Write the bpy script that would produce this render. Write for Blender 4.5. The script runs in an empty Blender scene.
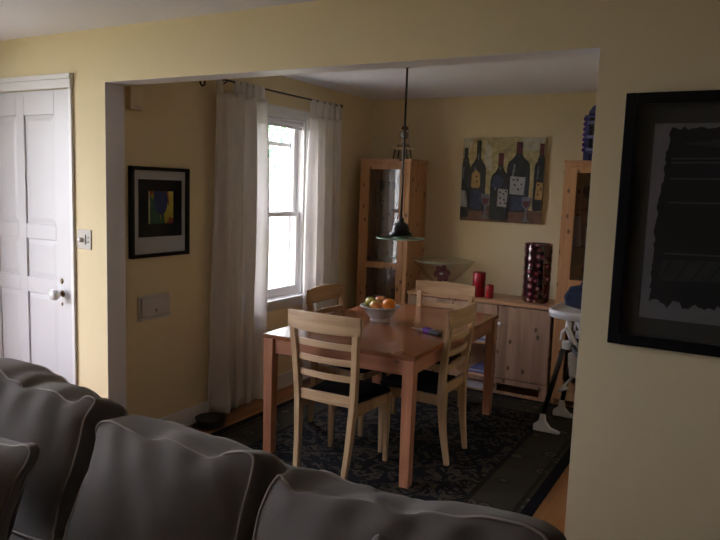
import bpy, bmesh, math, random
from mathutils import Vector, Matrix
random.seed(7)
sc = bpy.context.scene
C = sc.collection
PI = math.pi
XW, YB, H, T, W = -0.098, 3.16, 2.156, 0.128, 2.580
CL, CD = 2.44, 2.46

# ------------------------------------------------------------ materials
def new_mat(name):
    m = bpy.data.materials.new(name); m.use_nodes = True
    nt = m.node_tree
    return m, nt, nt.nodes, nt.links, nt.nodes['Principled BSDF']

def col4(c): return (c[0], c[1], c[2], 1)

def plain(name, c, rough=.6, metal=0, noise=0.06, nscale=8, bump=0, bscale=60, coat=0, sheen=0, spec=.5):
    m, nt, N, L, b = new_mat(name)
    b.inputs['Roughness'].default_value = rough
    b.inputs['Metallic'].default_value = metal
    b.inputs['Coat Weight'].default_value = coat
    b.inputs['Sheen Weight'].default_value = sheen
    b.inputs['Specular IOR Level'].default_value = spec
    tc = N.new('ShaderNodeTexCoord')
    nz = N.new('ShaderNodeTexNoise'); nz.inputs['Scale'].default_value = nscale
    L.new(tc.outputs['Object'], nz.inputs['Vector'])
    mx = N.new('ShaderNodeMixRGB')
    mx.inputs[1].default_value = col4([x * (1 - noise) for x in c])
    mx.inputs[2].default_value = col4([min(1, x * (1 + noise)) for x in c])
    L.new(nz.outputs['Fac'], mx.inputs[0]); L.new(mx.outputs[0], b.inputs['Base Color'])
    if bump:
        n2 = N.new('ShaderNodeTexNoise'); n2.inputs['Scale'].default_value = bscale
        L.new(tc.outputs['Object'], n2.inputs['Vector'])
        bp = N.new('ShaderNodeBump'); bp.inputs['Strength'].default_value = bump; bp.inputs['Distance'].default_value = .01
        L.new(n2.outputs['Fac'], bp.inputs['Height']); L.new(bp.outputs[0], b.inputs['Normal'])
    return m

def wood(name, dark, light, axis='z', scale=14, rough=.45, knots=0, coat=0, stretch=.07, plank=0, flat='y'):
    m, nt, N, L, b = new_mat(name)
    b.inputs['Roughness'].default_value = rough; b.inputs['Coat Weight'].default_value = coat
    b.inputs['Coat Roughness'].default_value = .15
    tc = N.new('ShaderNodeTexCoord'); mp = N.new('ShaderNodeMapping')
    s = [1, 1, 1]; s['xyz'.index(axis)] = stretch
    mp.inputs['Scale'].default_value = s
    L.new(tc.outputs['Object'], mp.inputs['Vector'])
    nz = N.new('ShaderNodeTexNoise'); nz.inputs['Scale'].default_value = scale; nz.inputs['Detail'].default_value = 5
    nz.inputs['Distortion'].default_value = .8
    L.new(mp.outputs[0], nz.inputs['Vector'])
    cr = N.new('ShaderNodeValToRGB')
    cr.color_ramp.elements[0].position = .35; cr.color_ramp.elements[0].color = col4(dark)
    cr.color_ramp.elements[1].position = .65; cr.color_ramp.elements[1].color = col4(light)
    L.new(nz.outputs['Fac'], cr.inputs[0])
    out = cr.outputs[0]
    if plank:
        sp = N.new('ShaderNodeSeparateXYZ'); L.new(tc.outputs['Object'], sp.inputs[0])
        ax = 'X' if axis != 'x' else 'Y'
        dv = N.new('ShaderNodeMath'); dv.operation = 'DIVIDE'; dv.inputs[1].default_value = plank
        L.new(sp.outputs[ax], dv.inputs[0])
        fl = N.new('ShaderNodeMath'); fl.operation = 'FLOOR'; L.new(dv.outputs[0], fl.inputs[0])
        wn = N.new('ShaderNodeTexWhiteNoise'); wn.noise_dimensions = '1D'; L.new(fl.outputs[0], wn.inputs['W'])
        hs = N.new('ShaderNodeHueSaturation')
        mr = N.new('ShaderNodeMapRange'); mr.inputs[3].default_value = .78; mr.inputs[4].default_value = 1.2
        L.new(wn.outputs['Value'], mr.inputs[0]); L.new(mr.outputs[0], hs.inputs['Value']); L.new(out, hs.inputs['Color'])
        out = hs.outputs[0]
    if knots:
        vo = N.new('ShaderNodeTexVoronoi'); vo.inputs['Scale'].default_value = knots
        mp2 = N.new('ShaderNodeMapping'); s2 = [1.3, 1.3, 1.3]; s2['xyz'.index(axis)] = .8; s2['xyz'.index(flat)] = 0
        mp2.inputs['Scale'].default_value = s2
        L.new(tc.outputs['Object'], mp2.inputs['Vector'])
        s1 = N.new('ShaderNodeSeparateXYZ'); c1 = N.new('ShaderNodeCombineXYZ'); L.new(mp2.outputs[0], s1.inputs[0])
        keep = [a for a in 'xyz' if a != flat]
        for i_, a in enumerate(keep): L.new(s1.outputs[a.upper()], c1.inputs[i_])
        vo.voronoi_dimensions = '2D'; L.new(c1.outputs[0], vo.inputs['Vector'])
        k = N.new('ShaderNodeValToRGB'); k.color_ramp.elements[0].position = .05; k.color_ramp.elements[0].color = (1, 1, 1, 1)
        k.color_ramp.elements[1].position = .13; k.color_ramp.elements[1].color = (0, 0, 0, 1)
        L.new(vo.outputs['Distance'], k.inputs[0])
        mk = N.new('ShaderNodeMixRGB'); mk.inputs[2].default_value = col4([x * .3 for x in dark])
        L.new(k.outputs[0], mk.inputs[0]); L.new(out, mk.inputs[1]); out = mk.outputs[0]
    L.new(out, b.inputs['Base Color'])
    return m

def glass(name, tint=(1, 1, 1), refl=1.45, gmin=.03):
    m = bpy.data.materials.new(name); m.use_nodes = True
    N, L = m.node_tree.nodes, m.node_tree.links; N.clear()
    o = N.new('ShaderNodeOutputMaterial'); t = N.new('ShaderNodeBsdfTransparent'); t.inputs[0].default_value = col4(tint)
    g = N.new('ShaderNodeBsdfGlossy'); g.inputs['Roughness'].default_value = .03
    lw = N.new('ShaderNodeLayerWeight'); pw = N.new('ShaderNodeMath'); pw.operation = 'POWER'; pw.inputs[1].default_value = 4
    L.new(lw.outputs['Facing'], pw.inputs[0])
    f = N.new('ShaderNodeMapRange'); f.inputs[3].default_value = gmin; f.inputs[4].default_value = .8; L.new(pw.outputs[0], f.inputs[0])
    mx = N.new('ShaderNodeMixShader')
    L.new(f.outputs[0], mx.inputs[0]); L.new(t.outputs[0], mx.inputs[1]); L.new(g.outputs[0], mx.inputs[2])
    L.new(mx.outputs[0], o.inputs[0])
    return m

def curtain_mat():
    m = bpy.data.materials.new('sheer_curtain_cloth'); m.use_nodes = True
    N, L = m.node_tree.nodes, m.node_tree.links; N.clear()
    o = N.new('ShaderNodeOutputMaterial'); d = N.new('ShaderNodeBsdfDiffuse'); t = N.new('ShaderNodeBsdfTranslucent')
    tc = N.new('ShaderNodeTexCoord'); wv = N.new('ShaderNodeTexNoise'); wv.inputs['Scale'].default_value = 40
    L.new(tc.outputs['Object'], wv.inputs['Vector'])
    mc = N.new('ShaderNodeMixRGB'); mc.inputs[1].default_value = (.87, .85, .84, 1); mc.inputs[2].default_value = (.93, .91, .90, 1)
    L.new(wv.outputs['Fac'], mc.inputs[0]); L.new(mc.outputs[0], d.inputs[0]); L.new(mc.outputs[0], t.inputs[0])
    a = N.new('ShaderNodeMixShader'); a.inputs[0].default_value = .48
    L.new(d.outputs[0], a.inputs[1]); L.new(t.outputs[0], a.inputs[2])
    tr = N.new('ShaderNodeBsdfTransparent'); b = N.new('ShaderNodeMixShader'); b.inputs[0].default_value = .1
    L.new(a.outputs[0], b.inputs[1]); L.new(tr.outputs[0], b.inputs[2]); L.new(b.outputs[0], o.inputs[0])
    return m

def rug_mat(cx, cy, hx, hy):
    m, nt, N, L, b = new_mat('oriental_rug_wool'); b.inputs['Roughness'].default_value = .95
    b.inputs['Specular IOR Level'].default_value = .1
    tc = N.new('ShaderNodeTexCoord'); sp = N.new('ShaderNodeSeparateXYZ'); L.new(tc.outputs['Object'], sp.inputs[0])
    def mth(op, a, b_=None):
        n = N.new('ShaderNodeMath'); n.operation = op
        for i, v in enumerate((a, b_)):
            if v is None: continue
            if isinstance(v, (int, float)): n.inputs[i].default_value = v
            else: L.new(v, n.inputs[i])
        return n.outputs[0]
    ex = mth('SUBTRACT', hx, mth('ABSOLUTE', mth('SUBTRACT', sp.outputs['X'], cx)))
    ey = mth('SUBTRACT', hy, mth('ABSOLUTE', mth('SUBTRACT', sp.outputs['Y'], cy)))
    e = mth('MINIMUM', ex, ey)
    # field flowers
    nz = N.new('ShaderNodeTexNoise'); nz.inputs['Scale'].default_value = 11; nz.inputs['Distortion'].default_value = 1.6
    nz.inputs['Detail'].default_value = 3; L.new(tc.outputs['Object'], nz.inputs['Vector'])
    f = N.new('ShaderNodeValToRGB'); E = f.color_ramp.elements
    E[0].position = .0; E[0].color = (.008, .010, .018, 1); E[1].position = .50; E[1].color = (.009, .009, .012, 1)
    x = E.new(.54); x.color = (.062, .060, .052, 1); x = E.new(.60); x.color = (.07, .050, .03, 1); x = E.new(.66); x.color = (.012, .014, .025, 1)
    L.new(nz.outputs['Fac'], f.inputs[0])
    vo = N.new('ShaderNodeTexVoronoi'); vo.inputs['Scale'].default_value = 7.5; L.new(tc.outputs['Object'], vo.inputs['Vector'])
    r = N.new('ShaderNodeValToRGB'); E = r.color_ramp.elements
    E[0].position = 0; E[0].color = (.12, .07, .04, 1); E[1].position = .5; E[1].color = (.045, .040, .030, 1)
    x = E.new(.12); x.color = (.02, .02, .025, 1); x = E.new(.2); x.color = (.11, .10, .075, 1); x = E.new(.3); x.color = (.03, .028, .025, 1)
    L.new(vo.outputs['Distance'], r.inputs[0])
    inb = mth('LESS_THAN', e, .36)
    m1 = N.new('ShaderNodeMixRGB'); L.new(inb, m1.inputs[0]); L.new(f.outputs[0], m1.inputs[1]); L.new(r.outputs[0], m1.inputs[2])
    # guard stripes
    g = N.new('ShaderNodeValToRGB'); g.color_ramp.interpolation = 'CONSTANT'; E = g.color_ramp.elements
    E[0].position = 0; E[0].color = (1, 1, 1, 1); E[1].position = .055; E[1].color = (0, 0, 0, 1)
    x = E.new(.075); x.color = (.6, .6, .6, 1); x = E.new(.10); x.color = (0, 0, 0, 1)
    x = E.new(.33); x.color = (.8, .8, .8, 1); x = E.new(.36); x.color = (0, 0, 0, 1)
    L.new(e, g.inputs[0])
    m2 = N.new('ShaderNodeMixRGB'); L.new(g.outputs[0], m2.inputs[0]); L.new(m1.outputs[0], m2.inputs[1]); m2.inputs[2].default_value = (.008, .008, .012, 1)
    L.new(m2.outputs[0], b.inputs['Base Color'])
    return m

M = {}
M['wall'] = plain('cream_yellow_wall_paint', (.76, .655, .42), .75, noise=.02, bump=.05, bscale=180, spec=.25)
M['ceil'] = plain('white_ceiling_paint', (.77, .785, .90), .85, noise=.02, bump=.04, bscale=120, spec=.2)
M['panel'] = wood('dark_bounce_absorbing_wood', (.07, .045, .03), (.12, .08, .05), 'z', 12, .5)  # invented dark finish for unseen living room walls, added to absorb bounce light
M['trim'] = plain('white_gloss_trim_paint', (.72, .72, .73), .35, noise=.02)
M['jamb'] = plain('grey_white_jamb_paint', (.74, .745, .82), .5, noise=.02)
M['door'] = plain('white_door_paint', (.60, .605, .64), .35, noise=.02)
M['floor'] = wood('oak_floor_boards', (.26, .11, .04), (.42, .20, .075), 'y', 10, .28, plank=.057)
M['beech'] = wood('pale_beech_wood', (.40, .265, .145), (.53, .365, .21), 'z', 30, .4)
M['beech_rail'] = wood('pale_beech_rail_wood', (.40, .265, .145), (.53, .365, .21), 'x', 30, .4)
M['cherry'] = wood('reddish_table_wood', (.225, .088, .042), (.26, .105, .051), 'y', 22, .22, coat=.15)
M['cherry_leg'] = wood('reddish_table_leg_wood', (.36, .15, .085), (.48, .22, .125), 'z', 30, .35, coat=.1)
M['pine'] = wood('knotty_pine_wood', (.50, .25, .11), (.64, .36, .18), 'z', 18, .4, knots=7)
M['pine_side'] = wood('knotty_pine_side_wood', (.46, .24, .115), (.60, .345, .18), 'z', 18, .4, knots=6, flat='x')
M['pine_h'] = wood('knotty_pine_top_wood', (.50, .27, .14), (.64, .38, .22), 'x', 18, .4, knots=5, flat='z')
M['pine_door'] = wood('greyed_pine_door_wood', (.36, .22, .15), (.50, .33, .23), 'z', 16, .4, knots=6, plank=.07)
M['seat'] = plain('black_seat_fabric', (.008, .008, .01), .8, spec=.1)
M['sofa'] = plain('taupe_grey_linen', (.185, .172, .160), .95, noise=.08, nscale=14, bump=.25, bscale=500, sheen=.15, spec=.1)
M['piping'] = plain('pale_cotton_piping', (.40, .375, .34), .8)
M['black'] = plain('black_painted_metal', (.01, .01, .01), .35)
M['blackwood'] = plain('black_frame_wood', (.006, .006, .007), .4, spec=.2)
M['mat_white'] = plain('white_mat_board', (.62, .64, .67), .8)
M['mat_dark'] = plain('charcoal_mat_board', (.014, .015, .022), .8, spec=.1)
M['mat_grey'] = plain('dark_olive_grey_mat_board', (.055, .055, .047), .8)
M['glass'] = glass('clear_thin_glass')
M['glass_dark'] = glass('cabinet_pane_glass', (.85, .86, .86), gmin=.10)
M['glass_matte'] = glass('picture_glass', (.97, .97, .97), gmin=.008)
M['glass_green'] = glass('pale_green_disc_glass', (.72, .86, .80), 1.6)
M['glass_edge'] = plain('green_glass_edge', (.35, .62, .5), .1)
M['curtain'] = curtain_mat()
M['white_plastic'] = plain('white_plastic', (.62, .62, .66), .35)
M['cream_plastic'] = plain('cream_plastic', (.80, .71, .50), .5)
M['putty'] = plain('putty_plastic_cover', (.56, .52, .50), .5)
M['steel'] = plain('brushed_plate_metal', (.50, .49, .46), .35, .6)
M['plate'] = plain('almond_grey_plate', (.42, .39, .35), .4)
M['nickel'] = plain('key_nickel', (.50, .50, .50), .35, .3)
M['brass'] = plain('aged_brass', (.25, .18, .10), .35, .8)
M['porcelain'] = plain('white_porcelain', (.80, .82, .86), .12, coat=.5)
M['bowl'] = plain('white_glazed_bowl', (.66, .68, .73), .2, coat=.4)
M['red_wax'] = plain('deep_red_candle_wax', (.34, .008, .02), .35)
M['petal'] = plain('dark_red_petals', (.09, .004, .012), .7)
M['blue'] = plain('dark_blue_paint', (.03, .04, .18), .4)
M['purple'] = plain('purple_glass_beads', (.13, .05, .30), .25)
M['bluelight'] = plain('light_blue_bars', (.16, .18, .40), .4)
M['pad'] = plain('navy_patterned_pad', (.014, .026, .07), .85, noise=.9, nscale=40)
M['darkleg'] = plain('dark_grey_leg_plastic', (.02, .02, .022), .4)
M['darkbowl'] = plain('dark_grey_bowl_enamel', (.025, .027, .03), .4)
M['paper'] = plain('white_paper', (.5, .52, .62), .8)
M['paper_blue'] = plain('blue_printed_paper', (.12, .15, .35), .6)
M['book_dark'] = plain('dark_book_cloth', (.04, .03, .035), .7)
M['yellow_dish'] = plain('yellow_glaze', (.5, .33, .03), .3)
M['bark'] = plain('bark', (.12, .08, .05), .9, bump=.5, bscale=20)
M['leaf'] = plain('green_leaves', (.20, .45, .26), .6, noise=.5, nscale=5)
M['grass'] = plain('lawn_grass', (.34, .34, .24), .9, noise=.3, nscale=30, bump=.4)
M['siding'] = plain('pale_house_siding', (.80, .80, .80), .7)
M['roof'] = plain('grey_roof_shingles', (.25, .25, .26), .9)
M['shade'] = plain('grey_roller_blind', (.72, .72, .78), .8)

# ------------------------------------------------------------ mesh helpers
def box(bm, lo, hi, mi=0, mat=None):
    r = bmesh.ops.create_cube(bm, size=1)
    s = [hi[i] - lo[i] for i in range(3)]; c = [(hi[i] + lo[i]) / 2 for i in range(3)]
    mt = Matrix.Translation(c) @ Matrix.Diagonal((s[0], s[1], s[2], 1))
    if mat: mt = mat @ mt
    bmesh.ops.transform(bm, matrix=mt, verts=r['verts'])
    fs = set()
    for v in r['verts']: fs.update(v.link_faces)
    for f in fs: f.material_index = mi
    return r['verts']

def lathe(bm, prof, c=(0, 0, 0), n=32, mi=0, rot=None):
    rings = []
    for r, z in prof:
        ring = []
        for i in range(n):
            a = 2 * PI * i / n
            v = Vector((r * math.cos(a), r * math.sin(a), z))
            if rot: v = rot @ v
            ring.append(bm.verts.new(v + Vector(c)))
        rings.append(ring)
    for a, b in zip(rings, rings[1:]):
        for i in range(n):
            f = bm.faces.new((a[i], a[(i + 1) % n], b[(i + 1) % n], b[i])); f.material_index = mi; f.smooth = True
    for ring, rv in ((rings[0], True), (rings[-1], False)):
        f = bm.faces.new(ring[::-1] if rv else ring); f.material_index = mi

def tube(bm, pts, r, n=8, closed=False, mi=0):
    pts = [Vector(p) for p in pts]; rings = []; m = len(pts); prev = None
    for i, p in enumerate(pts):
        a = pts[(i - 1) % m] if (closed or i > 0) else p
        b = pts[(i + 1) % m] if (closed or i < m - 1) else p
        t = (b - a).normalized()
        if prev is None:
            u = t.orthogonal().normalized()
        else:
            u = (prev - t * prev.dot(t)).normalized()
        prev = u; w = t.cross(u)
        rr = r[i] if isinstance(r, (list, tuple)) else r
        rings.append([bm.verts.new(p + rr * (math.cos(2 * PI * k / n) * u + math.sin(2 * PI * k / n) * w)) for k in range(n)])
    def bridge(a, b, off=0):
        for k in range(n):
            f = bm.faces.new((a[k], a[(k + 1) % n], b[(k + 1 + off) % n], b[(k + off) % n])); f.smooth = True; f.material_index = mi
    for a, b in zip(rings, rings[1:]): bridge(a, b)
    if closed:
        best = min(range(n), key=lambda o: (rings[-1][0].co - rings[0][o].co).length)
        bridge(rings[-1], rings[0], best)
    else:
        bm.faces.new(rings[0][::-1]); bm.faces.new(rings[-1])

def sweep(bm, secs, mi=0, smooth=False):
    """secs: list of rings (each 4+ points); joined and capped"""
    rings = [[bm.verts.new(Vector(p)) for p in s] for s in secs]; n = len(rings[0])
    for a, b in zip(rings, rings[1:]):
        for k in range(n):
            f = bm.faces.new((a[k], a[(k + 1) % n], b[(k + 1) % n], b[k])); f.material_index = mi; f.smooth = smooth
    bm.faces.new(rings[0][::-1]).material_index = mi; bm.faces.new(rings[-1]).material_index = mi

def prism(bm, poly, fn, d, mi=0):
    """poly 2D list; fn(u,v,w)->3D ; thickness d"""
    a = [bm.verts.new(Vector(fn(u, v, 0))) for u, v in poly]; b = [bm.verts.new(Vector(fn(u, v, d))) for u, v in poly]
    n = len(a)
    for i in range(n):
        bm.faces.new((a[i], a[(i + 1) % n], b[(i + 1) % n], b[i])).material_index = mi
    bm.faces.new(a[::-1]).material_index = mi; bm.faces.new(b).material_index = mi

def ball(bm, c, r, sc_=(1, 1, 1), mi=0, u=16, v=12):
    q = bmesh.ops.create_uvsphere(bm, u_segments=u, v_segments=v, radius=r)
    bmesh.ops.transform(bm, matrix=Matrix.Translation(c) @ Matrix.Diagonal((*sc_, 1)), verts=q['verts'])
    for x in q['verts']:
        for f in x.link_faces: f.smooth = True; f.material_index = mi

def obj(name, bm, mats, parent=None, bevel=0, subs=0, smooth=False, world=False):
    """world=True: mesh given in world coordinates under a parent standing elsewhere"""
    bmesh.ops.recalc_face_normals(bm, faces=bm.faces)
    me = bpy.data.meshes.new(name); bm.to_mesh(me); bm.free()
    if not isinstance(mats, (list, tuple)): mats = [mats]
    for m in mats: me.materials.append(M[m] if isinstance(m, str) else m)
    if smooth:
        for p in me.polygons: p.use_smooth = True
    o = bpy.data.objects.new(name, me); C.objects.link(o)
    if parent:
        o.parent = parent
        if world: me.transform(world_of(parent).inverted())
    if bevel:
        b = o.modifiers.new('bevel', 'BEVEL'); b.width = bevel; b.segments = 2; b.limit_method = 'ANGLE'; b.angle_limit = .9
    if subs:
        s = o.modifiers.new('subsurf', 'SUBSURF'); s.levels = s.render_levels = subs
    return o

def world_of(o):
    m = Matrix.Translation(o.location) @ o.rotation_euler.to_matrix().to_4x4()
    return (world_of(o.parent) @ m) if o.parent else m

def NB(): return bmesh.new()
def bobj(name, boxes, mats, parent=None, bevel=0, world=False):
    bm = NB()
    for b in boxes: box(bm, *b)
    return obj(name, bm, mats, parent, bevel, world=world)

def thing(name, label, cat, loc=(0, 0, 0), rz=0, group=None):
    o = bpy.data.objects.new(name, None); C.objects.link(o); o.empty_display_size = .1
    o.location = loc; o.rotation_euler = (0, 0, rz); o['label'] = label; o['category'] = cat
    if group: o['group'] = group
    return o
def tag(o, label, cat, group=None):
    o['label'] = label; o['category'] = cat
    if group: o['group'] = group
    return o
def struct(o, label=None):
    o['kind'] = 'structure'
    if label: o['label'] = label
    return o
def lab(o, t): o['label'] = t; return o
def dup(root, loc, rz, label):
    r = root.copy(); C.objects.link(r); r.location = loc; r.rotation_euler = (0, 0, rz); r['label'] = label
    def rec(src, dst):
        for ch in list(src.children):
            if ch.name not in names: continue
            c = ch.copy(); C.objects.link(c); c.parent = dst; rec(ch, c)
    names = set(o.name for o in bpy.data.objects)
    rec(root, r)
    return r

# ------------------------------------------------------------ room shell
DX0, DX1, DH = -1.10, -0.288, 2.137           # front door hole
def wall_plane_y(name, x0, x1, y0, y1, z0, z1, holes, label, mat='wall'):
    """wall of thickness y0..y1 with rectangular holes (x0,x1,z0,z1) that do not share columns"""
    bx = []; x = x0
    for hx0, hx1, hz0, hz1 in sorted(holes):
        if hx0 > x: bx.append(((x, y0, z0), (hx0, y1, z1)))
        if hz0 > z0: bx.append(((hx0, y0, z0), (hx1, y1, hz0)))
        if hz1 < z1: bx.append(((hx0, y0, hz1), (hx1, y1, z1)))
        x = hx1
    bx.append(((x, y0, z0), (x1, y1, z1)))
    return struct(bobj(name, bx, mat), label)
def wall_plane_x(name, x0, x1, y0, y1, z0, z1, holes, label, mat='wall'):
    bx = []; y = y0
    for hy0, hy1, hz0, hz1 in sorted(holes):
        if hy0 > y: bx.append(((x0, y, z0), (x1, hy0, z1)))
        if hz0 > z0: bx.append(((x0, hy0, z0), (x1, hy1, hz0)))
        if hz1 < z1: bx.append(((x0, hy0, hz1), (x1, hy1, z1)))
        y = hy1
    bx.append(((x0, y, z0), (x1, y1, z1)))
    return struct(bobj(name, bx, mat), label)

LX0, LX1, LY0 = -1.32, 4.30, -4.60            # living room
DRX = 3.0                                       # dining right wall
struct(bobj('floor', [((LX0 - .2, LY0 - .2, -.1), (LX1 + .2, T, 0)), ((XW - .15, T, -.1), (DRX + .15, YB + .15, 0))], 'floor'), 'orange oak strip floor')
struct(bobj('ceiling', [((LX0 - .2, LY0 - .2, CL), (LX1 + .2, 0, CL + .12))], 'ceil'), 'white living room ceiling')
struct(bobj('ceiling', [((XW - .15, T - .001, CD), (DRX + .15, YB + .15, CD + .12))], 'ceil'), 'white dining room ceiling')
wall_plane_y('wall_partition', LX0 - .2, LX1 + .2, 0, T, 0, CD + .1, [(DX0, DX1, 0, DH), (0, W, 0, H)], 'cream wall with the wide opening to the dining room')
WY0, WY1, WZ0, WZ1 = 1.37, 2.06, .74, 2.165   # dining window hole
wall_plane_x('wall_left', XW - .16, XW, T, YB + .15, 0, CD + .1, [(WY0, WY1, WZ0, WZ1)], 'dining room wall with the window')
wall_plane_y('wall_back', XW - .16, DRX + .15, YB, YB + .15, 0, CD + .1, [], 'dining room back wall')
wall_plane_x('wall_right', DRX, DRX + .15, T, YB, 0, CD + .1, [], 'dining room right wall')
LW = (-2.4, -.62, .5, 2.25)                   # living window (left wall)
wall_plane_x('wall_living_left', LX0 - .15, LX0, LY0, 0, 0, CL, [LW], 'living room left wall')
wall_plane_x('wall_living_right', LX1, LX1 + .15, LY0, 0, 0, CL, [], 'living room right wall', 'panel')
wall_plane_y('wall_living_back', LX0 - .15, LX1 + .15, LY0 - .15, LY0, 0, CL, [], 'living room back wall', 'panel')

# opening lining (white painted soffit and jambs)
struct(bobj('trim_1', [((0, .0, 0), (.001, T + .002, H - .001)), ((0, .0, H - .001), (W, T + .002, H)), ((W - .001, .0, 0), (W, T + .002, H - .001))], 'jamb'), 'white painted lining of the wide opening')
# baseboards
def baseboard(name, lo, hi, ax, sgn):
    """profiled: board + shoe"""
    bx = [(lo, hi)]
    l2 = list(lo); h2 = list(hi)
    if ax == 'x':
        if sgn > 0: l2[0], h2[0] = hi[0], hi[0] + .012
        else: l2[0], h2[0] = lo[0] - .012, lo[0]
    else:
        if sgn > 0: l2[1], h2[1] = hi[1], hi[1] + .012
        else: l2[1], h2[1] = lo[1] - .012, lo[1]
    h2[2] = .022
    bx.append((tuple(l2), tuple(h2)))
    return struct(bobj(name, bx, 'trim', bevel=.004))
baseboard('baseboard_left', (XW, T, 0), (XW + .014, YB, .115), 'x', 1)
baseboard('baseboard_back', (XW + .026, YB - .014, 0), (DRX, YB, .115), 'y', -1)
baseboard('baseboard_right', (DRX - .014, T, 0), (DRX, YB - .026, .115), 'x', -1)
baseboard('baseboard_partition', (-.24, -.014, 0), (-.006, 0, .115), 'y', -1)
baseboard('baseboard_partition', (W + .006, -.014, 0), (LX1, 0, .115), 'y', -1)

# front door casing
struct(bobj('trim_2', [((DX1, -.016, 0), (DX1 + .026, 0, DH + .024)), ((DX0 - .07, -.016, 0), (DX0, 0, DH + .024)),
                       ((DX0 - .07, -.022, DH), (DX1 + .028, 0, DH + .05)), ((DX0 - .08, -.03, DH + .05), (DX1 + .032, 0, DH + .078))], 'trim', bevel=.003), 'white door casing')
# front door leaf (raised panels)
door = struct(bpy.data.objects.new('door_1', None), 'white six panel front door'); C.objects.link(door); door.location = (DX0, 0, 0)
cols = [(-1.00, -.79), (-.715, -.435)]
rows = [(1.355, 1.995), (1.03, 1.265), (.22, .935)]
bm = NB()
box(bm, (DX0 + .002, .011, .004), (DX1 - .002, .045, DH - .003))
xs = [DX0 + .002, cols[0][0], cols[0][1], cols[1][0], cols[1][1], DX1 - .002]
for i in (0, 2, 4): box(bm, (xs[i], .0, .004), (xs[i + 1], .0115, DH - .003))
for (a, b) in cols:
    zz = [.004, rows[2][0], rows[2][1], rows[1][0], rows[1][1], rows[0][0], rows[0][1], DH - .003]
    for i in (0, 2, 4, 6): box(bm, (a, .0, zz[i]), (b, .0115, zz[i + 1]))
obj('door_leaf', bm, 'door', door, bevel=.003, world=True)
for (a, b) in cols:
    for (c, d) in rows:
        bm = NB(); e = .035
        o1 = [(a + .006, .0108, c + .006), (b - .006, .0108, c + .006), (b - .006, .0108, d - .006), (a + .006, .0108, d - .006)]
        o2 = [(a + e, .006, c + e), (b - e, .006, c + e), (b - e, .006, d - e), (a + e, .006, d - e)]
        sweep(bm, [o1, o2]); obj('door_panel', bm, 'door', door, world=True)
ry = Matrix.Rotation(PI / 2, 3, 'X')           # z -> -y
def ylathe(bm, prof, c, n=24, sx=1):           # axis toward -y
    lathe(bm, prof, c, n, rot=Matrix.Diagonal((sx, 1, 1)) @ ry)
bm = NB(); ylathe(bm, [(.001, 0), (.020, 0), (.020, .003), (.012, .006), (.011, .03), (.001, .03)], (-.385, 0, .955)); kn = lab(obj('door_knob', bm, 'brass', door, world=True), 'white porcelain door knob on a brass rose')
bm = NB(); ylathe(bm, [(.001, .028), (.018, .028), (.028, .036), (.034, .052), (.032, .068), (.018, .079), (.001, .081)], (-.385, 0, .955)); obj('knob_grip', bm, 'porcelain', kn, world=True)
bm = NB(); ylathe(bm, [(.001, 0), (.017, 0), (.017, .004), (.001, .005)], (-.388, 0, 1.03), sx=.7); lab(obj('keyhole_plate', bm, 'brass', door, world=True), 'small brass upper keyhole plate')
bm = NB(); ylathe(bm, [(.001, 0), (.011, 0), (.011, .004), (.001, .005)], (-.388, 0, .893), sx=.6); lab(obj('keyhole_plate', bm, 'brass', door, world=True), 'tiny brass lower keyhole plate')

# ------------------------------------------------------------ dining window
win = struct(bpy.data.objects.new('window_1', None), 'white double hung window'); C.objects.link(win); win.location = (XW, (WY0 + WY1) / 2, WZ0)
def wb(name, bx, mat='trim', bevel=.003): return obj_world(name, bx, mat, bevel)
def obj_world(name, bx, mat, bevel): return bobj(name, bx, mat, win, bevel, world=True)
x0 = XW
c = .075
wb('casing', [((x0, WY0 - c, WZ0), (x0 + .018, WY0, WZ1)), ((x0, WY1, WZ0), (x0 + .018, WY1 + c, WZ1)),
              ((x0, WY0 - c - .005, WZ1), (x0 + .022, WY1 + c + .005, WZ1 + .05)), ((x0, WY0 - c - .012, WZ1 + .045), (x0 + .03, WY1 + c + .012, WZ1 + .065))])
wb('stool', [((x0 - .15, WY0 + .001, WZ0 - .005), (x0, WY1 - .001, WZ0 + .012)), ((x0, WY0 - c - .02, WZ0 - .022), (x0 + .055, WY1 + c + .02, WZ0 + .006))])
wb('apron', [((x0, WY0 - c, WZ0 - .085), (x0 + .016, WY1 + c, WZ0 - .022))])
wb('jamb_frame', [((x0 - .155, WY0, WZ0), (x0, WY0 + .018, WZ1)), ((x0 - .155, WY1 - .018, WZ0), (x0, WY1, WZ1)), ((x0 - .155, WY0, WZ1 - .018), (x0, WY1, WZ1))])
def sash(name, xs_, z0, z1, rb, rt, label):
    a, b = WY0 + .018, WY1 - .018
    f = wb(name, [((xs_ - .032, a, z0), (xs_, a + .042, z1)), ((xs_ - .032, b - .042, z0), (xs_, b, z1)),
              ((xs_ - .032, a + .04, z0), (xs_, b - .04, z0 + rb)), ((xs_ - .032, a + .04, z1 - rt), (xs_, b - .04, z1))])
    lab(f, label)
    bobj('pane', [((xs_ - .018, a + .04, z0 + rb - .002), (xs_ - .014, b - .04, z1 - rt + .002))], 'glass', f, world=True)
sash('sash', x0 - .03, WZ0 + .012, 1.425, .07, .038, 'lower window sash')
sash('sash', x0 - .068, 1.39, WZ1 - .018, .038, .045, 'upper window sash')
wb('storm_frame', [((x0 - .15, WY0 + .018, 1.945), (x0 - .125, WY1 - .018, 1.975)), ((x0 - .15, WY0 + .018, WZ0 + .012), (x0 - .125, WY0 + .045, WZ1 - .018)), ((x0 - .15, WY1 - .045, WZ0 + .012), (x0 - .125, WY1 - .018, WZ1 - .018))])
bm = NB(); tube(bm, [(x0 - .025, WY0 + .03, WZ1 - .045), (x0 - .025, WY1 - .03, WZ1 - .045)], .022, 12)
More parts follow.
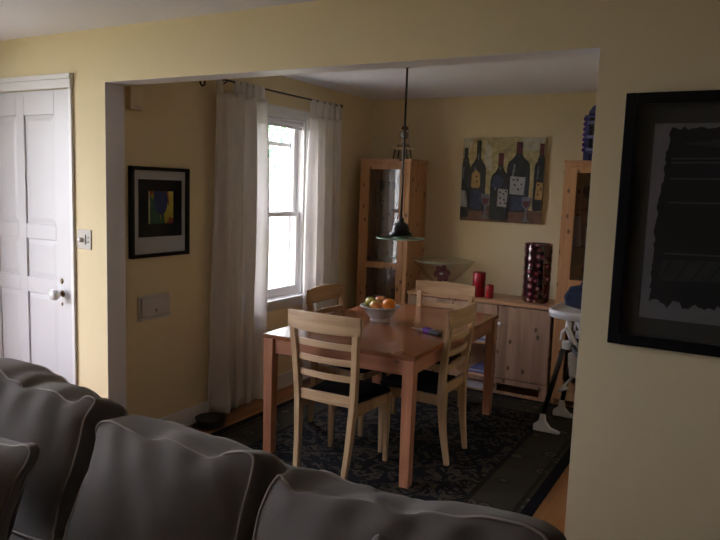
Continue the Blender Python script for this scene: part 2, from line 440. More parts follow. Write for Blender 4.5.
box(bm, (x0 - .016, WY0 + .03, 2.08), (x0 - .014, WY1 - .03, WZ1 - .045))
lab(obj('roller_blind', bm, 'shade', win, world=True), 'grey rolled up blind at the window head')

# living room windows (unseen from the photo, they light the room)
def plain_window(name, ax, pos, a0, a1, z0, z1, s):
    w = struct(bpy.data.objects.new(name, None), 'white living room window'); C.objects.link(w)
    def bx(u0, u1, w0, w1, d0, d1):
        lo = (pos + d0, u0, w0) if ax == 'x' else (u0, pos + d0, w0); hi = (pos + d1, u1, w1) if ax == 'x' else (u1, pos + d1, w1)
        return (tuple(map(min, lo, hi)), tuple(map(max, lo, hi)))
    m = (a0 + a1) / 2
    bobj('window_frame', [bx(a0, a0 + .04, z0, z1, -.1 * s, -.06 * s), bx(a1 - .04, a1, z0, z1, -.1 * s, -.06 * s), bx(a0, a1, z0, z0 + .04, -.1 * s, -.06 * s),
                          bx(a0, a1, z1 - .04, z1, -.1 * s, -.06 * s), bx(m - .02, m + .02, z0, z1, -.1 * s, -.06 * s)], 'trim', w)
    bobj('casing', [bx(a0 - .07, a0, z0 - .07, z1 + .07, 0, .018 * s), bx(a1, a1 + .07, z0 - .07, z1 + .07, 0, .018 * s), bx(a0, a1, z1, z1 + .07, 0, .018 * s), bx(a0, a1, z0 - .07, z0, 0, .03 * s)], 'trim', w)
    bobj('pane', [bx(a0 + .04, a1 - .04, z0 + .04, z1 - .04, -.082 * s, -.078 * s)], 'glass', w)
plain_window('window_2', 'x', LX0, *LW, 1)

# ------------------------------------------------------------ curtains
rod = thing('curtain_rod', 'thin black curtain rod with ball finial above the dining room window', 'curtain rod', (XW, 1.7, 2.31))
bm = NB(); tube(bm, [(.0, .955, 2.313), (.0, 2.43, 2.313)], .0065, 8); obj('rod', bm, 'black', rod, world=True)
for y, nm in ((.94, 0), (2.432, 1)):
    bm = NB(); ball(bm, (0, y, 2.313), .017); obj('finial', bm, 'black', rod, world=True)
for y in (1.0, 2.345):
    bm = NB(); tube(bm, [(XW + .003, y, 2.285), (XW + .05, y, 2.29), (.0, y, 2.313)], .005, 6); ylathe(bm, [(.001, -.002), (.02, -.002), (.02, .002), (.001, .002)], (XW + .012, y, 2.285), 12); obj('bracket', bm, 'black', rod, world=True)

def curtain(name, y0, y1, zb, zt, nf, amp, tabs, label, seed, xr=.012, flare=0):
    rnd = random.Random(seed); ph = [rnd.uniform(0, 6.28) for _ in range(4)]
    t = thing(name, label, 'curtain', (.0, (y0 + y1) / 2, zb), group='tab top curtains at the dining room window')
    bm = NB(); ny, nz = nf * 10, 40; g = []
    for j in range(nz + 1):
        v = j / nz; z = zb + (zt - zb) * v; row = []
        for i in range(ny + 1):
            u = i / ny
            spread = 1 + flare * (1 - v) ** 1.5
            yc = (y0 + y1) / 2 + (u - .5) * (y1 - y0) * spread
            a = amp * (.45 + .55 * (1 - v ** 4)) * (1 + .3 * math.sin(2.3 * u * PI + ph[0]))
            x = xr + a * math.sin(2 * PI * nf * u + ph[1] + .5 * math.sin(3 * v + ph[2])) + .35 * a * math.sin(4.7 * PI * nf * u / 2 + ph[3] + v)
            yc += .012 * math.sin(4 * PI * nf * u + ph[3]) * (1 - v * .5)
            row.append(bm.verts.new((x, yc, z)))
        g.append(row)
    for j in range(nz):
        for i in range(ny):
            bm.faces.new((g[j][i], g[j][i + 1], g[j + 1][i + 1], g[j + 1][i])).smooth = True
    o = obj('panel', bm, 'curtain', t, world=True)
    s = o.modifiers.new('solid', 'SOLIDIFY'); s.thickness = .0012
    for (ty, tw) in tabs:
        bm = NB(); secs = []
        pts = [(.016, zt - .02), (.012, zt + .02), (.0105, 2.308), (.007, 2.322), (.0, 2.3265), (-.007, 2.322), (-.0105, 2.308), (-.008, zt + .02), (.0, zt - .02)]
        rows = []
        for (x, z) in pts: rows.append([bm.verts.new((x, ty - tw / 2, z)), bm.verts.new((x, ty + tw / 2, z))])
        for a, b in zip(rows, rows[1:]): bm.faces.new((a[0], a[1], b[1], b[0])).smooth = True
        q = obj('tab', bm, 'curtain', t, world=True); s = q.modifiers.new('solid', 'SOLIDIFY'); s.thickness = .0015
    return t
curtain('curtain', .895, 1.385, .05, 2.235, 4, .045, [(.917, .045), (1.085, .05), (1.148, .06), (1.215, .062), (1.285, .062), (1.352, .06)],
        'white sheer tab top curtain left of the window, reaching the floor', 3)
curtain('curtain', 1.985, 2.44, .05, 2.20, 4, .040, [(2.015, .06), (2.115, .075), (2.21, .06), (2.30, .07), (2.395, .07)],
        'white sheer tab top curtain right of the window, behind the dining chair', 11)

# ring hook on the wall left of the curtain
hk = thing('wall_hook', 'black iron ring hook high on the wall under the header', 'wall hook', (XW, .828, 2.285))
bm = NB(); tube(bm, [(XW + .03, .828 + .022 * math.cos(a), 2.285 + .026 * math.sin(a)) for a in [2 * PI * k / 20 for k in range(20)]], .006, 8, True); obj('ring', bm, 'black', hk, world=True)
bm = NB(); tube(bm, [(XW + .001, .828, 2.31), (XW + .03, .828, 2.311)], .006, 8); obj('stem', bm, 'black', hk, world=True)

# chime box, wall panel, switch
t = thing('chime_box', 'cream plastic box high on the wall beside the opening', 'wall box', (XW, .27, 2.035))
bobj('cover', [((XW, .225, 2.04), (XW + .045, .318, 2.165))], 'cream_plastic', t, .006, True)
lab(bobj('grille', [((XW + .0445, .25, 2.05 + k * .007), (XW + .047, .30, 2.053 + k * .007)) for k in range(3)], 'putty', t, world=True), 'darker slots at the bottom')
t = thing('wall_panel', 'off-white plastic wall panel below the small framed picture', 'wall panel', (XW, .43, .775))
bobj('back_plate', [((XW, .303, .775), (XW + .012, .556, .93))], 'putty', t, .003, True)
bobj('cover', [((XW + .012, .315, .80), (XW + .03, .546, .92))], 'putty', t, .005, True)
bobj('ledge', [((XW + .012, .308, .783), (XW + .036, .552, .797))], 'putty', t, .003, True)
bm = NB(); ball(bm, (XW + .034, .43, .835), .012); obj('knob', bm, 'putty', t, world=True)
t = thing('light_switch', 'square metal switch plate with dimmer knob beside the front door', 'light switch', (-.18, 0, 1.234))
bobj('plate', [((-.239, -.006, 1.234), (-.122, 0, 1.346))], 'plate', t, .003, True)
bm = NB(); ylathe(bm, [(.001, .006), (.016, .006), (.014, .022), (.001, .023)], (-.205, 0, 1.288)); obj('dimmer_knob', bm, 'porcelain', t, world=True)
lab(bobj('toggle', [((-.170, -.010, 1.262), (-.162, -.006, 1.318))], 'black', t, .001, True), 'slim toggle')
bm = NB()
for zz in (1.277, 1.302): ylathe(bm, [(.001, .006), (.0045, .006), (.0045, .008), (.001, .008)], (-.145, 0, zz), 10)
lab(obj('screw', bm, 'black', t, world=True), 'two dark screws')

# ------------------------------------------------------------ pictures
t = thing('framed_print', 'small black framed colourful abstract print on the ochre wall by the opening', 'framed picture', (XW, .48, 1.165))
y0_, y1_, z0_, z1_ = .238, .714, 1.168, 1.718; fw = .022; d0, d1 = XW, XW + .034
bobj('frame', [((d0, y0_, z0_), (d1, y0_ + fw, z1_)), ((d0, y1_ - fw, z0_), (d1, y1_, z1_)), ((d0, y0_ + fw, z0_), (d1, y1_ - fw, z0_ + fw)), ((d0, y0_ + fw, z1_ - fw), (d1, y1_ - fw, z1_))], 'blackwood', t, .002, True)
lab(bobj('mat_board', [((d0, y0_ + fw, z0_ + fw), (d0 + .012, y1_ - fw, z1_ - fw))], 'mat_white', t, world=True), 'white outer mat')
lab(bobj('mat_board', [((d0 + .012, .305, 1.292), (d0 + .0135, .662, 1.642))], 'mat_dark', t, world=True), 'charcoal inner mat')
bm = NB(); A0, A1, B0, B1 = .383, .586, 1.372, 1.572
def pf(x): return lambda u, v, w: (x + w, A0 + u * (A1 - A0), B0 + v * (B1 - B0))
cols_ = [('art_yellow', (.48, .36, .03)), ('art_green', (.03, .13, .07)), ('art_blue', (.02, .045, .16)), ('art_red', (.28, .06, .02)), ('art_cream', (.5, .5, .36))]
for n, cc in cols_: M[n] = plain(n, cc, .7, noise=.25, nscale=30)
base = d0 + .0135
prism(bm, [(0, 0), (1, 0), (1, 1), (0, 1)], pf(base), .0008, 0)
prism(bm, [(.06, 0), (.5, 0), (.45, .4), (.28, .7), (.06, .85)], pf(base), .0012, 1)
prism(bm, [(.5, 0), (.66, 0), (.62, .3), (.5, .3)], pf(base), .0012, 1)
prism(bm, [(.2, 1), (.2, .7), (.27, .45), (.42, .27), (.55, .25), (.7, .4), (.78, .7), (.74, 1)], pf(base), .0016, 2)
prism(bm, [(.72, 0), (1, 0), (1, .15), (.85, .2)], pf(base), .0014, 3)
prism(bm, [(.04, .8), (.2, .95), (.17, 1), (.04, 1)], pf(base), .0018, 3)
prism(bm, [(.72, 1), (.78, 1), (.84, .6), (.8, .55)], pf(base), .002, 3)
prism(bm, [(0, 0), (.05, 0), (.05, 1), (0, 1)], pf(base), .002, 4)
obj('print', bm, [c_[0] for c_ in cols_], t, world=True)
bobj('pane', [((d0 + .022, y0_ + fw, z0_ + fw), (d0 + .024, y1_ - fw, z1_ - fw))], 'glass_matte', t, world=True)

# large framed print on the partition wall
t = thing('framed_print', 'large black framed dark monochrome print on the cream wall at right', 'framed picture', (3.03, 0, 1.11))
X0, X1, Z0, Z1 = 2.684, 3.39, 1.11, 1.99; fw = .038
bobj('frame', [((X0, -.032, Z0), (X0 + fw, 0, Z1)), ((X1 - fw, -.032, Z0), (X1, 0, Z1)), ((X0 + fw, -.032, Z0), (X1 - fw, 0, Z0 + fw)), ((X0 + fw, -.032, Z1 - fw), (X1 - fw, 0, Z1))], 'blackwood', t, .003, True)
bobj('mat_board', [((X0 + fw, -.012, Z0 + fw), (X1 - fw, 0, Z1 - fw))], 'mat_grey', t, world=True)
M['ph_white'] = plain('print_pale_grey_paper', (.19, .185, .20), .7, noise=.15, nscale=20)
M['ph_dark'] = plain('print_black_ink', (.012, .012, .013), .7, noise=.5, nscale=12)
M['ph_mid'] = plain('print_mid_grey_ink', (.035, .035, .035), .7, noise=.5, nscale=15)
M['ph_line'] = plain('print_grey_line_ink', (.07, .07, .068), .7, noise=.3, nscale=15)
def pb(off): return lambda u, v, w: (2.782 + u * .51, -.012 - off - w, 1.214 + v * .672)
bm = NB(); rnd = random.Random(5)
prism(bm, [(0, 0), (1, 0), (1, 1), (0, 1)], pb(0), .001, 0)
edge = []
for k in range(48): edge.append((.055 + .90 * k / 47, .085 + rnd.uniform(-.016, .012) + .012 * math.sin(k * .9)))
for k in range(1, 30): edge.append((.95 + rnd.uniform(-.008, .008), .085 + .88 * k / 30))
for k in range(36): edge.append((.95 - .84 * k / 35, .975 + rnd.uniform(-.008, .010)))
for k in range(1, 48): edge.append((.10 - .045 * min(1, k / 24) + rnd.uniform(-.010, .010), .965 - .87 * k / 48))
prism(bm, edge, pb(.001), .0006, 1)
prism(bm, [(.1, .20), (.93, .24), (.93, .335), (.12, .31)], pb(.0016), .0004, 2)
for k in range(9):
    u = .1 + k * .1
    prism(bm, [(u, .205 + .005 * k), (u + .012, .205 + .005 * k), (u + .09, .315), (u + .08, .315)], pb(.002), .0003, 1)
for v in (.34, .60, .72, .80, .82): prism(bm, [(.12, v), (.93, v + .01), (.93, v + .018), (.12, v + .008)], pb(.0016), .0004, 3)
prism(bm, [(.55, .45), (.93, .62), (.93, .44)], pb(.0016), .0004, 2)
prism(bm, [(.18, .90), (.5, .93), (.62, .90), (.4, .88)], pb(.0016), .0004, 2)
obj('print', bm, ['ph_white', 'ph_dark', 'ph_mid', 'ph_line'], t, world=True)
bobj('pane', [((X0 + fw, -.02, Z0 + fw), (X1 - fw, -.018, Z1 - fw))], 'glass_matte', t, world=True)

# wine bottle canvas on the back wall
PX0, PX1, PZ0, PZ1 = .845, 1.568, 1.382, 2.10
pm = {'bg': ((.44, .38, .19), .5), 'bgl': ((.50, .48, .36), .3), 'tbl': ((.16, .08, .05), .4), 'b1': ((.015, .02, .018), .6), 'b2': ((.03, .04, .085), .6), 'hl': ((.17, .20, .23), .5),
      'cap': ((.10, .02, .02), .4), 'lab': ((.36, .36, .36), .25), 'laby': ((.42, .28, .10), .3), 'wine': ((.10, .02, .03), .4), 'gl': ((.16, .17, .20), .4), 'ink': ((.02, .02, .02), .2)}
pk = list(pm)
for k, (cc, nn) in pm.items(): M['paint_' + k] = plain('oil_paint_' + k, cc, .6, noise=min(.9, nn * 1.5), nscale=26, bump=.3, bscale=80)
bm = NB()
box(bm, (PX0, YB - .03, PZ0), (PX1, YB, PZ1), 0)
lay = [0]
def pp(poly, key, l=None):
    lay[0] += 1; off = .00025 * (l if l else lay[0])
    prism(bm, poly, lambda u, v, w: (PX0 + u * (PX1 - PX0), YB - .03 - w, PZ0 + v * (PZ1 - PZ0)), off, pk.index(key))
pp([(.68, .86), (1, .84), (1, 1), (.72, 1)], 'bgl', 1); pp([(0, .9), (.12, .88), (.12, 1), (0, 1)], 'bgl', 1); pp([(.28, .66), (.38, .6), (.36, .9), (.28, .95)], 'bgl', 1)
pp([(0, 0), (1, 0), (1, .14), (.75, .17), (.4, .2), (0, .16)], 'tbl')
def bottle(cx, w, zb, zs, zn, nw, cap, body='b1', clip=False):
    L_ = max(0, cx - w / 2) if clip else cx - w / 2; Rr = min(1, cx + w / 2) if clip else cx + w / 2
    poly = [(L_, zb + .03), (L_ + w * .1, zb), (Rr - w * .1, zb), (Rr, zb + .03), (Rr, zs - .04), (Rr - w * .03, zs + .01), (Rr - w * .10, zs + .045), (Rr - w * .22, zs + .07), (cx + nw * .75, zs + .10), (cx + nw / 2, zs + .13), (cx + nw / 2, zn),
            (cx - nw / 2, zn), (cx - nw / 2, zs + .13), (max(0, cx - nw * .75), zs + .10), (max(0, L_ + w * .22), zs + .07), (max(0, L_ + w * .10), zs + .045), (max(0, L_ + w * .03), zs + .01), (L_, zs - .04)]
    pp([(min(1, max(0, a)), b) for a, b in poly], body)
    pp([(max(0, cx - nw * .5), zn - .14), (min(1, cx + nw * .5), zn - .14), (min(1, cx + nw * .5), zn), (max(0, cx - nw * .5), zn)], cap)
    hx = cx - w * .28 if cx - w * .28 > 0 else cx
    pp([(hx, zs - .14), (hx + w * .09, zs - .14), (hx + w * .16, zs + .0), (hx + w * .07, zs + .02)], 'hl')
    pp([(min(.99, cx + w * .30), zb + .08), (min(.995, cx + w * .37), zb + .09), (min(.995, cx + w * .36), zs - .06), (min(.99, cx + w * .31), zs - .08)], 'b2')
    pp([(cx - .008, zs + .10), (cx + .004, zs + .10), (cx + .004, zn - .16), (cx - .008, zn - .16)], 'hl')
bottle(.045, .13, .04, .64, .88, .05, 'b1')
pp([(0, .17), (.085, .16), (.085, .36), (0, .37)], 'lab')
bottle(.205, .20, .12, .64, .97, .055, 'b1')
pp([(.125, .42), (.14, .40), (.225, .40), (.24, .43), (.235, .57), (.18, .62), (.13, .57)], 'laby'); pp([(.12, .15), (.26, .14), (.27, .36), (.13, .37)], 'b2')
bottle(.70, .27, .13, .68, .95, .07, 'cap')
pp([(.61, .34), (.78, .33), (.79, .54), (.61, .55)], 'lab'); pp([(.63, .15), (.78, .15), (.77, .31), (.63, .31)], 'b2')
bottle(.485, .23, .02, .52, .82, .06, 'cap', 'b1')
pp([(.38, .42), (.5, .40), (.54, .5), (.46, .57), (.40, .54)], 'b2')
pp([(.465, .19), (.58, .18), (.59, .39), (.47, .40)], 'lab')
bottle(.965, .15, .15, .66, .93, .05, 'cap')
pp([(.915, .29), (1, .28), (1, .48), (.925, .49)], 'laby')
for gx, gz in ((.32, .04), (.82, .02)):
    pp([(gx - .055, gz + .29), (gx + .055, gz + .29), (gx + .05, gz + .2), (gx + .012, gz + .14), (gx + .012, gz + .04), (gx + .05, gz), (gx - .05, gz), (gx - .012, gz + .04), (gx - .012, gz + .14), (gx - .05, gz + .2)], 'gl')
    pp([(gx - .045, gz + .24), (gx + .045, gz + .24), (gx + .035, gz + .19), (gx, gz + .155), (gx - .035, gz + .19)], 'wine')
for (a, b) in ((.49, .35), (.53, .33), (.56, .36), (.49, .28), (.54, .26), (.50, .22), (.56, .22), (.64, .5), (.69, .5), (.66, .44), (.74, .45), (.7, .39), (.94, .45), (.97, .4), (.94, .34), (.18, .53), (.19, .47)):
    pp([(a, b), (a + .022, b - .004), (a + .018, b + .016), (a - .002, b + .018)], 'ink', 40)
tag(obj('canvas_painting', bm, ['paint_' + k for k in pk]), 'unframed canvas painting of dark wine bottles on the back wall', 'painting')

# ------------------------------------------------------------ rug
rx0, rx1, ryy0, ryy1 = .16, 2.262, -.25, 2.68
M['rug'] = rug_mat((rx0 + rx1) / 2, (ryy0 + ryy1) / 2, (rx1 - rx0) / 2, (ryy1 - ryy0) / 2)
tag(bobj('area_rug', [((rx0, ryy0, 0), (rx1, ryy1, .009))], 'rug', bevel=.003), 'dark navy and olive floral rug with patterned border under the dining table', 'rug')
RZ = .009

# ------------------------------------------------------------ dining table
TH = .75
tb = thing('dining_table', 'reddish brown rectangular wooden dining table on square legs', 'dining table', (1.092, 1.397, RZ), math.radians(1.8))
hx, hy = .495, .765
bobj('tabletop', [((-hx, -hy, TH - RZ - .026), (hx, hy, TH - RZ))], 'cherry', tb, .004)
for sx in (-1, 1):
    for sy in (-1, 1):
        cx, cy = sx * (hx - .037), sy * (hy - .037)
        bm = NB(); z1 = TH - RZ - .026
        sec = lambda z, w: [(cx - w, cy - w, z), (cx + w, cy - w, z), (cx + w, cy + w, z), (cx - w, cy + w, z)]
        sweep(bm, [sec(0, .028), sec(z1, .033)]); obj('leg', bm, 'cherry_leg', tb, .003)
M['cherry_apron'] = wood('reddish_apron_wood', (.33, .135, .075), (.44, .20, .11), 'x', 20, .35)
za, zb_ = TH - .125, TH - RZ - .0265
for sy in (-1, 1):
    y = sy * (hy - .035); bobj('apron', [((-hx + .072, y - .011, za), (hx - .072, y + .011, zb_))], 'cherry_apron', tb, .002)
for sx in (-1, 1):
    x = sx * (hx - .035); bobj('apron', [((x - .011, -hy + .072, za), (x + .011, hy - .072, zb_))], 'cherry_apron', tb, .002)
lab(bobj('leaf_catch', [((.37, -hy + .018, TH - .062), (.395, -hy + .026, TH - .05))], 'brass', tb, .001), 'small metal catch')

# ------------------------------------------------------------ chairs
def rail_bm(z0, z1, half, bow, th, y, n=14, crown=0, endw=0):
    bm = NB(); secs = []
    for i in range(n + 1):
        u = -1 + 2 * i / n; x = u * half; yy = y - bow * (1 - u * u)
        zt = z1 + crown * (1 - u * u); zb2 = z0 + endw * (1 - u * u)
        secs.append([(x, yy - th / 2, zb2), (x, yy + th / 2, zb2), (x, yy + th / 2, zt), (x, yy - th / 2, zt)])
    sweep(bm, secs, smooth=False); return bm
def post_y(z):  # back post centre line
    pts = [(0, -.225), (.20, -.195), (.42, -.180), (.60, -.188), (.83, -.215), (.94, -.235)]
    for (a, b), (c_, d) in zip(pts, pts[1:]):
        if z <= c_: return b + (d - b) * (z - a) / (c_ - a)
    return pts[-1][1]
def post_x(z): return .158 + (.205 - .158) * min(1, z / .85)
def make_chair(label, loc, rz):
    t = thing('dining_chair', label, 'dining chair', loc, rz, 'ladder back dining chairs around the table')
    for s in (-1, 1):
        bm = NB(); secs = []
        for k in range(15):
            z = .86 * k / 14; w = .015 + .003 * min(1, z / .4); d = .014 + .008 * math.sin(PI * min(1, z / .86))
            x = s * post_x(z); y = post_y(z)
            secs.append([(x - w, y - d, z), (x + w, y - d, z), (x + w, y + d, z), (x - w, y + d, z)])
        sweep(bm, secs); obj('leg', bm, 'beech', t, .003)
        bm = NB(); x = s * .195; secs = []
        for z, w in ((0, .012), (.2, .016), (.425, .018)):
            secs.append([(x - w, .2 - w, z), (x + w, .2 - w, z), (x + w, .2 + w, z), (x - w, .2 + w, z)])
        sweep(bm, secs); obj('leg', bm, 'beech', t, .003)
        bm = NB()
        a = Vector((s * .175, -.168, 0)); b = Vector((s * .195, .185, 0)); w = .010
        sweep(bm, [[(a.x - w, a.y, .36), (a.x + w, a.y, .36), (a.x + w, a.y, .425), (a.x - w, a.y, .425)], [(b.x - w, b.y, .375), (b.x + w, b.y, .375), (b.x + w, b.y, .425), (b.x - w, b.y, .425)]])
        obj('side_rail', bm, 'beech', t, .002)
    lab(obj('crest_rail', rail_bm(.838, .935, .238, .026, .020, post_y(.89) - .003 + .012, crown=.006, endw=-.008), 'beech_rail', t, .004), 'wide curved top rail')
    for z0, z1 in ((.745, .782), (.655, .692), (.565, .602)):
        obj('slat', rail_bm(z0, z1, post_x(z0) - .008, .022, .012, post_y((z0 + z1) / 2) + .006), 'beech_rail', t, .003)
    obj('rear_rail', rail_bm(.425, .487, post_x(.45) - .008, .010, .018, -.180), 'beech_rail', t, .003)
    obj('front_rail', rail_bm(.375, .425, .18, -.01, .018, .195), 'beech_rail', t, .002)
    bm = NB(); secs = []
    for z, e in ((.426, .006), (.43, 0), (.448, 0), (.460, .012), (.466, .035)):
        secs.append([(-.168 + e, -.150 + e, z), (.168 - e, -.150 + e, z), (.178 - e, 0, z), (.212 - e, .20 - e, z), (.19 - e, .222 - e, z), (0, .235 - e, z), (-.19 + e, .222 - e, z), (-.212 + e, .20 - e, z), (-.178 + e, 0, z)])
    sweep(bm, secs); lab(obj('seat', bm, 'seat', t, .004), 'black upholstered seat')
    return t
ch = make_chair('light wood ladder back chair with its back toward the sofa, nearest the camera', (1.118, .735, RZ), 0)
dup(ch, (.785, 1.40, RZ), -PI / 2, 'light wood ladder back chair on the window side of the table, before the right curtain')
dup(ch, (1.15, 1.94, RZ), PI + math.radians(2), 'light wood ladder back chair at the far end of the table before the sideboard')
dup(ch, (1.42, 1.24, RZ), PI / 2 + math.radians(1.5), 'light wood ladder back chair on the right side of the table, seen edge-on')

# ------------------------------------------------------------ fruit bowl and keys on table
FB = (.985, 1.42)
bm = NB(); lathe(bm, [(.001, 0), (.068, 0), (.068, .008), (.062, .014), (.078, .03), (.106, .066), (.130, .096), (.139, .099), (.140, .103), (.134, .105), (.126, .099), (.098, .066), (.065, .036), (.001, .028)], (FB[0], FB[1], TH), 48)
tag(obj('fruit_bowl', bm, 'bowl'), 'white footed ceramic bowl holding fruit on the dining table', 'bowl')
def fruit(name, c_, r, mat, label, stem=True, cat='apple', rz=0):
    t = thing(name, label, cat, c_, rz, None)
    bm = NB(); pr = []
    n = 14
    for k in range(n + 1):
        a = -PI / 2 + PI * k / n; rr = r * math.cos(a); z = r * math.sin(a) * .92
        if name == 'apple': rr *= (1 + .06 * math.sin(a)); z -= .22 * r * max(0, 1 - (abs(math.cos(a)) / .45)) * (1 if a > 0 else -.5)
        pr.append((max(rr, .0004), z))
    lathe(bm, pr, (0, 0, 0), 24); obj('flesh', bm, mat, t, smooth=True)
    bm = NB()
    if name == 'apple': tube(bm, [(0, 0, r * .65), (.002, .001, r * .95), (.005, .002, r * 1.12)], .0016, 6)
    else: lathe(bm, [(.001, r * .90), (.004, r * .90), (.003, r * .94), (.001, r * .945)], (0, 0, 0), 10)
    obj('stem', bm, 'bark', t)
def fruit_mat(name, c1, c2, sc_=6, rough=.3, bump=0):
    m = plain(name, c1, rough, noise=0, nscale=sc_, bump=bump, bscale=260)
    mx = [n for n in m.node_tree.nodes if n.type == 'MIX_RGB'][0]; mx.inputs[1].default_value = col4(c1); mx.inputs[2].default_value = col4(c2)
    cr = m.node_tree.nodes.new('ShaderNodeValToRGB'); cr.color_ramp.elements[0].position = .42; cr.color_ramp.elements[1].position = .58
    nz = [n for n in m.node_tree.nodes if n.type == 'TEX_NOISE'][0]; nz.inputs['Scale'].default_value = sc_ * 3
    m.node_tree.links.new(nz.outputs['Fac'], cr.inputs[0]); m.node_tree.links.new(cr.outputs[0], mx.inputs[0])
    return m
M['a1'] = fruit_mat('yellow_green_apple_skin', (.52, .50, .08), (.62, .56, .16)); M['a2'] = fruit_mat('pink_red_apple_skin', (.60, .13, .08), (.62, .32, .12))
M['a3'] = fruit_mat('yellow_red_apple_skin', (.60, .42, .05), (.58, .20, .05)); M['a4'] = fruit_mat('pale_apple_skin', (.50, .42, .28), (.55, .48, .36))
M['or'] = fruit_mat('orange_peel', (.80, .20, .01), (.85, .25, .015), bump=.3)
fx, fy = FB
fruit('apple', (fx - .083, fy + .02, TH + 0.113), .041, 'a1', 'yellow green apple at the left of the fruit bowl')
fruit('apple', (fx - .045, fy + .085, TH + 0.115), .042, 'a2', 'pinkish red apple at the back of the fruit bowl')
fruit('apple', (fx - .015, fy - .035, TH + 0.101), .042, 'a3', 'yellow and red apple at the front of the fruit bowl')
fruit('apple', (fx + .035, fy + .075, TH + 0.110), .038, 'a4', 'pale apple behind the orange in the fruit bowl')
fruit('orange', (fx + .068, fy - .005, TH + 0.117), .045, 'or', 'orange at the right of the fruit bowl', cat='orange')

t = thing('key_bunch', 'bunch of keys with purple fob and black remote on the table', 'keys', (1.405, 1.255, TH), math.radians(-18)); t.scale = (1.3, 1.3, 1.6)
bm = NB(); tube(bm, [(-.02 + .014 * math.cos(a), .014 * math.sin(a), .010) for a in [2 * PI * k / 16 for k in range(16)]], .0012, 6, True); obj('key_ring', bm, 'steel', t)
for k, (a, zz) in enumerate(((2.7, .004), (3.1, .008), (3.5, .012))):
    bm = NB(); mt = Matrix.Translation((-.028, 0, zz)) @ Matrix.Rotation(a, 4, 'Z')
    box(bm, (.0, -.011, -.001), (.022, .011, .0012), 0, mt); box(bm, (.022, -.0035, -.001), (.055, .0035, .0012), 0, mt)
    for j in range(3): box(bm, (.03 + j * .008, -.006, -.001), (.034 + j * .008, -.003, .0012), 0, mt)
    obj('key', bm, 'nickel', t, .001)
bm = NB(); box(bm, (-.016, -.014, .001), (.028, .02, .022)); lab(obj('fob', bm, 'purple', t, .006), 'purple fob')
bm = NB(); box(bm, (.024, -.02, .0), (.092, .018, .02)); r_ = lab(obj('remote', bm, 'black', t, .008), 'black car remote')
bm = NB(); box(bm, (.036, -.008, .0195), (.05, .006, .0215)); obj('button', bm, 'paper', r_, .001)

# ------------------------------------------------------------ pendant lamp
LXp, LYp = 1.015, 1.62
t = thing('pendant_lamp', 'hanging lamp with black cord and flat pale green glass disc over the table', 'pendant lamp', (LXp, LYp, CD))
def L_(prof, n=32):
    bm = NB(); lathe(bm, prof, (LXp, LYp, 0), n); return bm
obj('canopy', L_([(.001, CD), (.055, CD), (.055, CD - .006), (.012, CD - .02), (.001, CD - .02)]), 'black', t, world=True)
obj('cord', L_([(.0075, CD - .02), (.0075, 1.42)], 10), 'black', t, world=True)
obj('socket_cap', L_([(.001, 1.442), (.012, 1.442), (.019, 1.435), (.020, 1.412), (.040, 1.402), (.054, 1.385), (.060, 1.36), (.060, 1.348), (.078, 1.336), (.080, 1.322), (.06, 1.318), (.001, 1.318)]), 'black', t, world=True)
sh = obj('glass_shade', L_([(.03, 1.320), (.10, 1.316), (.160, 1.303), (.163, 1.298), (.10, 1.310), (.03, 1.315)], 48), 'glass_green', t, world=True)
bm = NB(); tube(bm, [(LXp + .164 * math.cos(a), LYp + .164 * math.sin(a), 1.300) for a in [2 * PI * k / 48 for k in range(48)]], .0035, 8, True); obj('rim', bm, 'glass_edge', sh, world=True)
M['bulb'] = plain('frosted_bulb_glass', (.6, .6, .58), .3)
obj('bulb', L_([(.001, 1.318), (.018, 1.318), (.028, 1.306), (.03, 1.295), (.02, 1.284), (.001, 1.281)], 20), 'bulb', t, world=True)

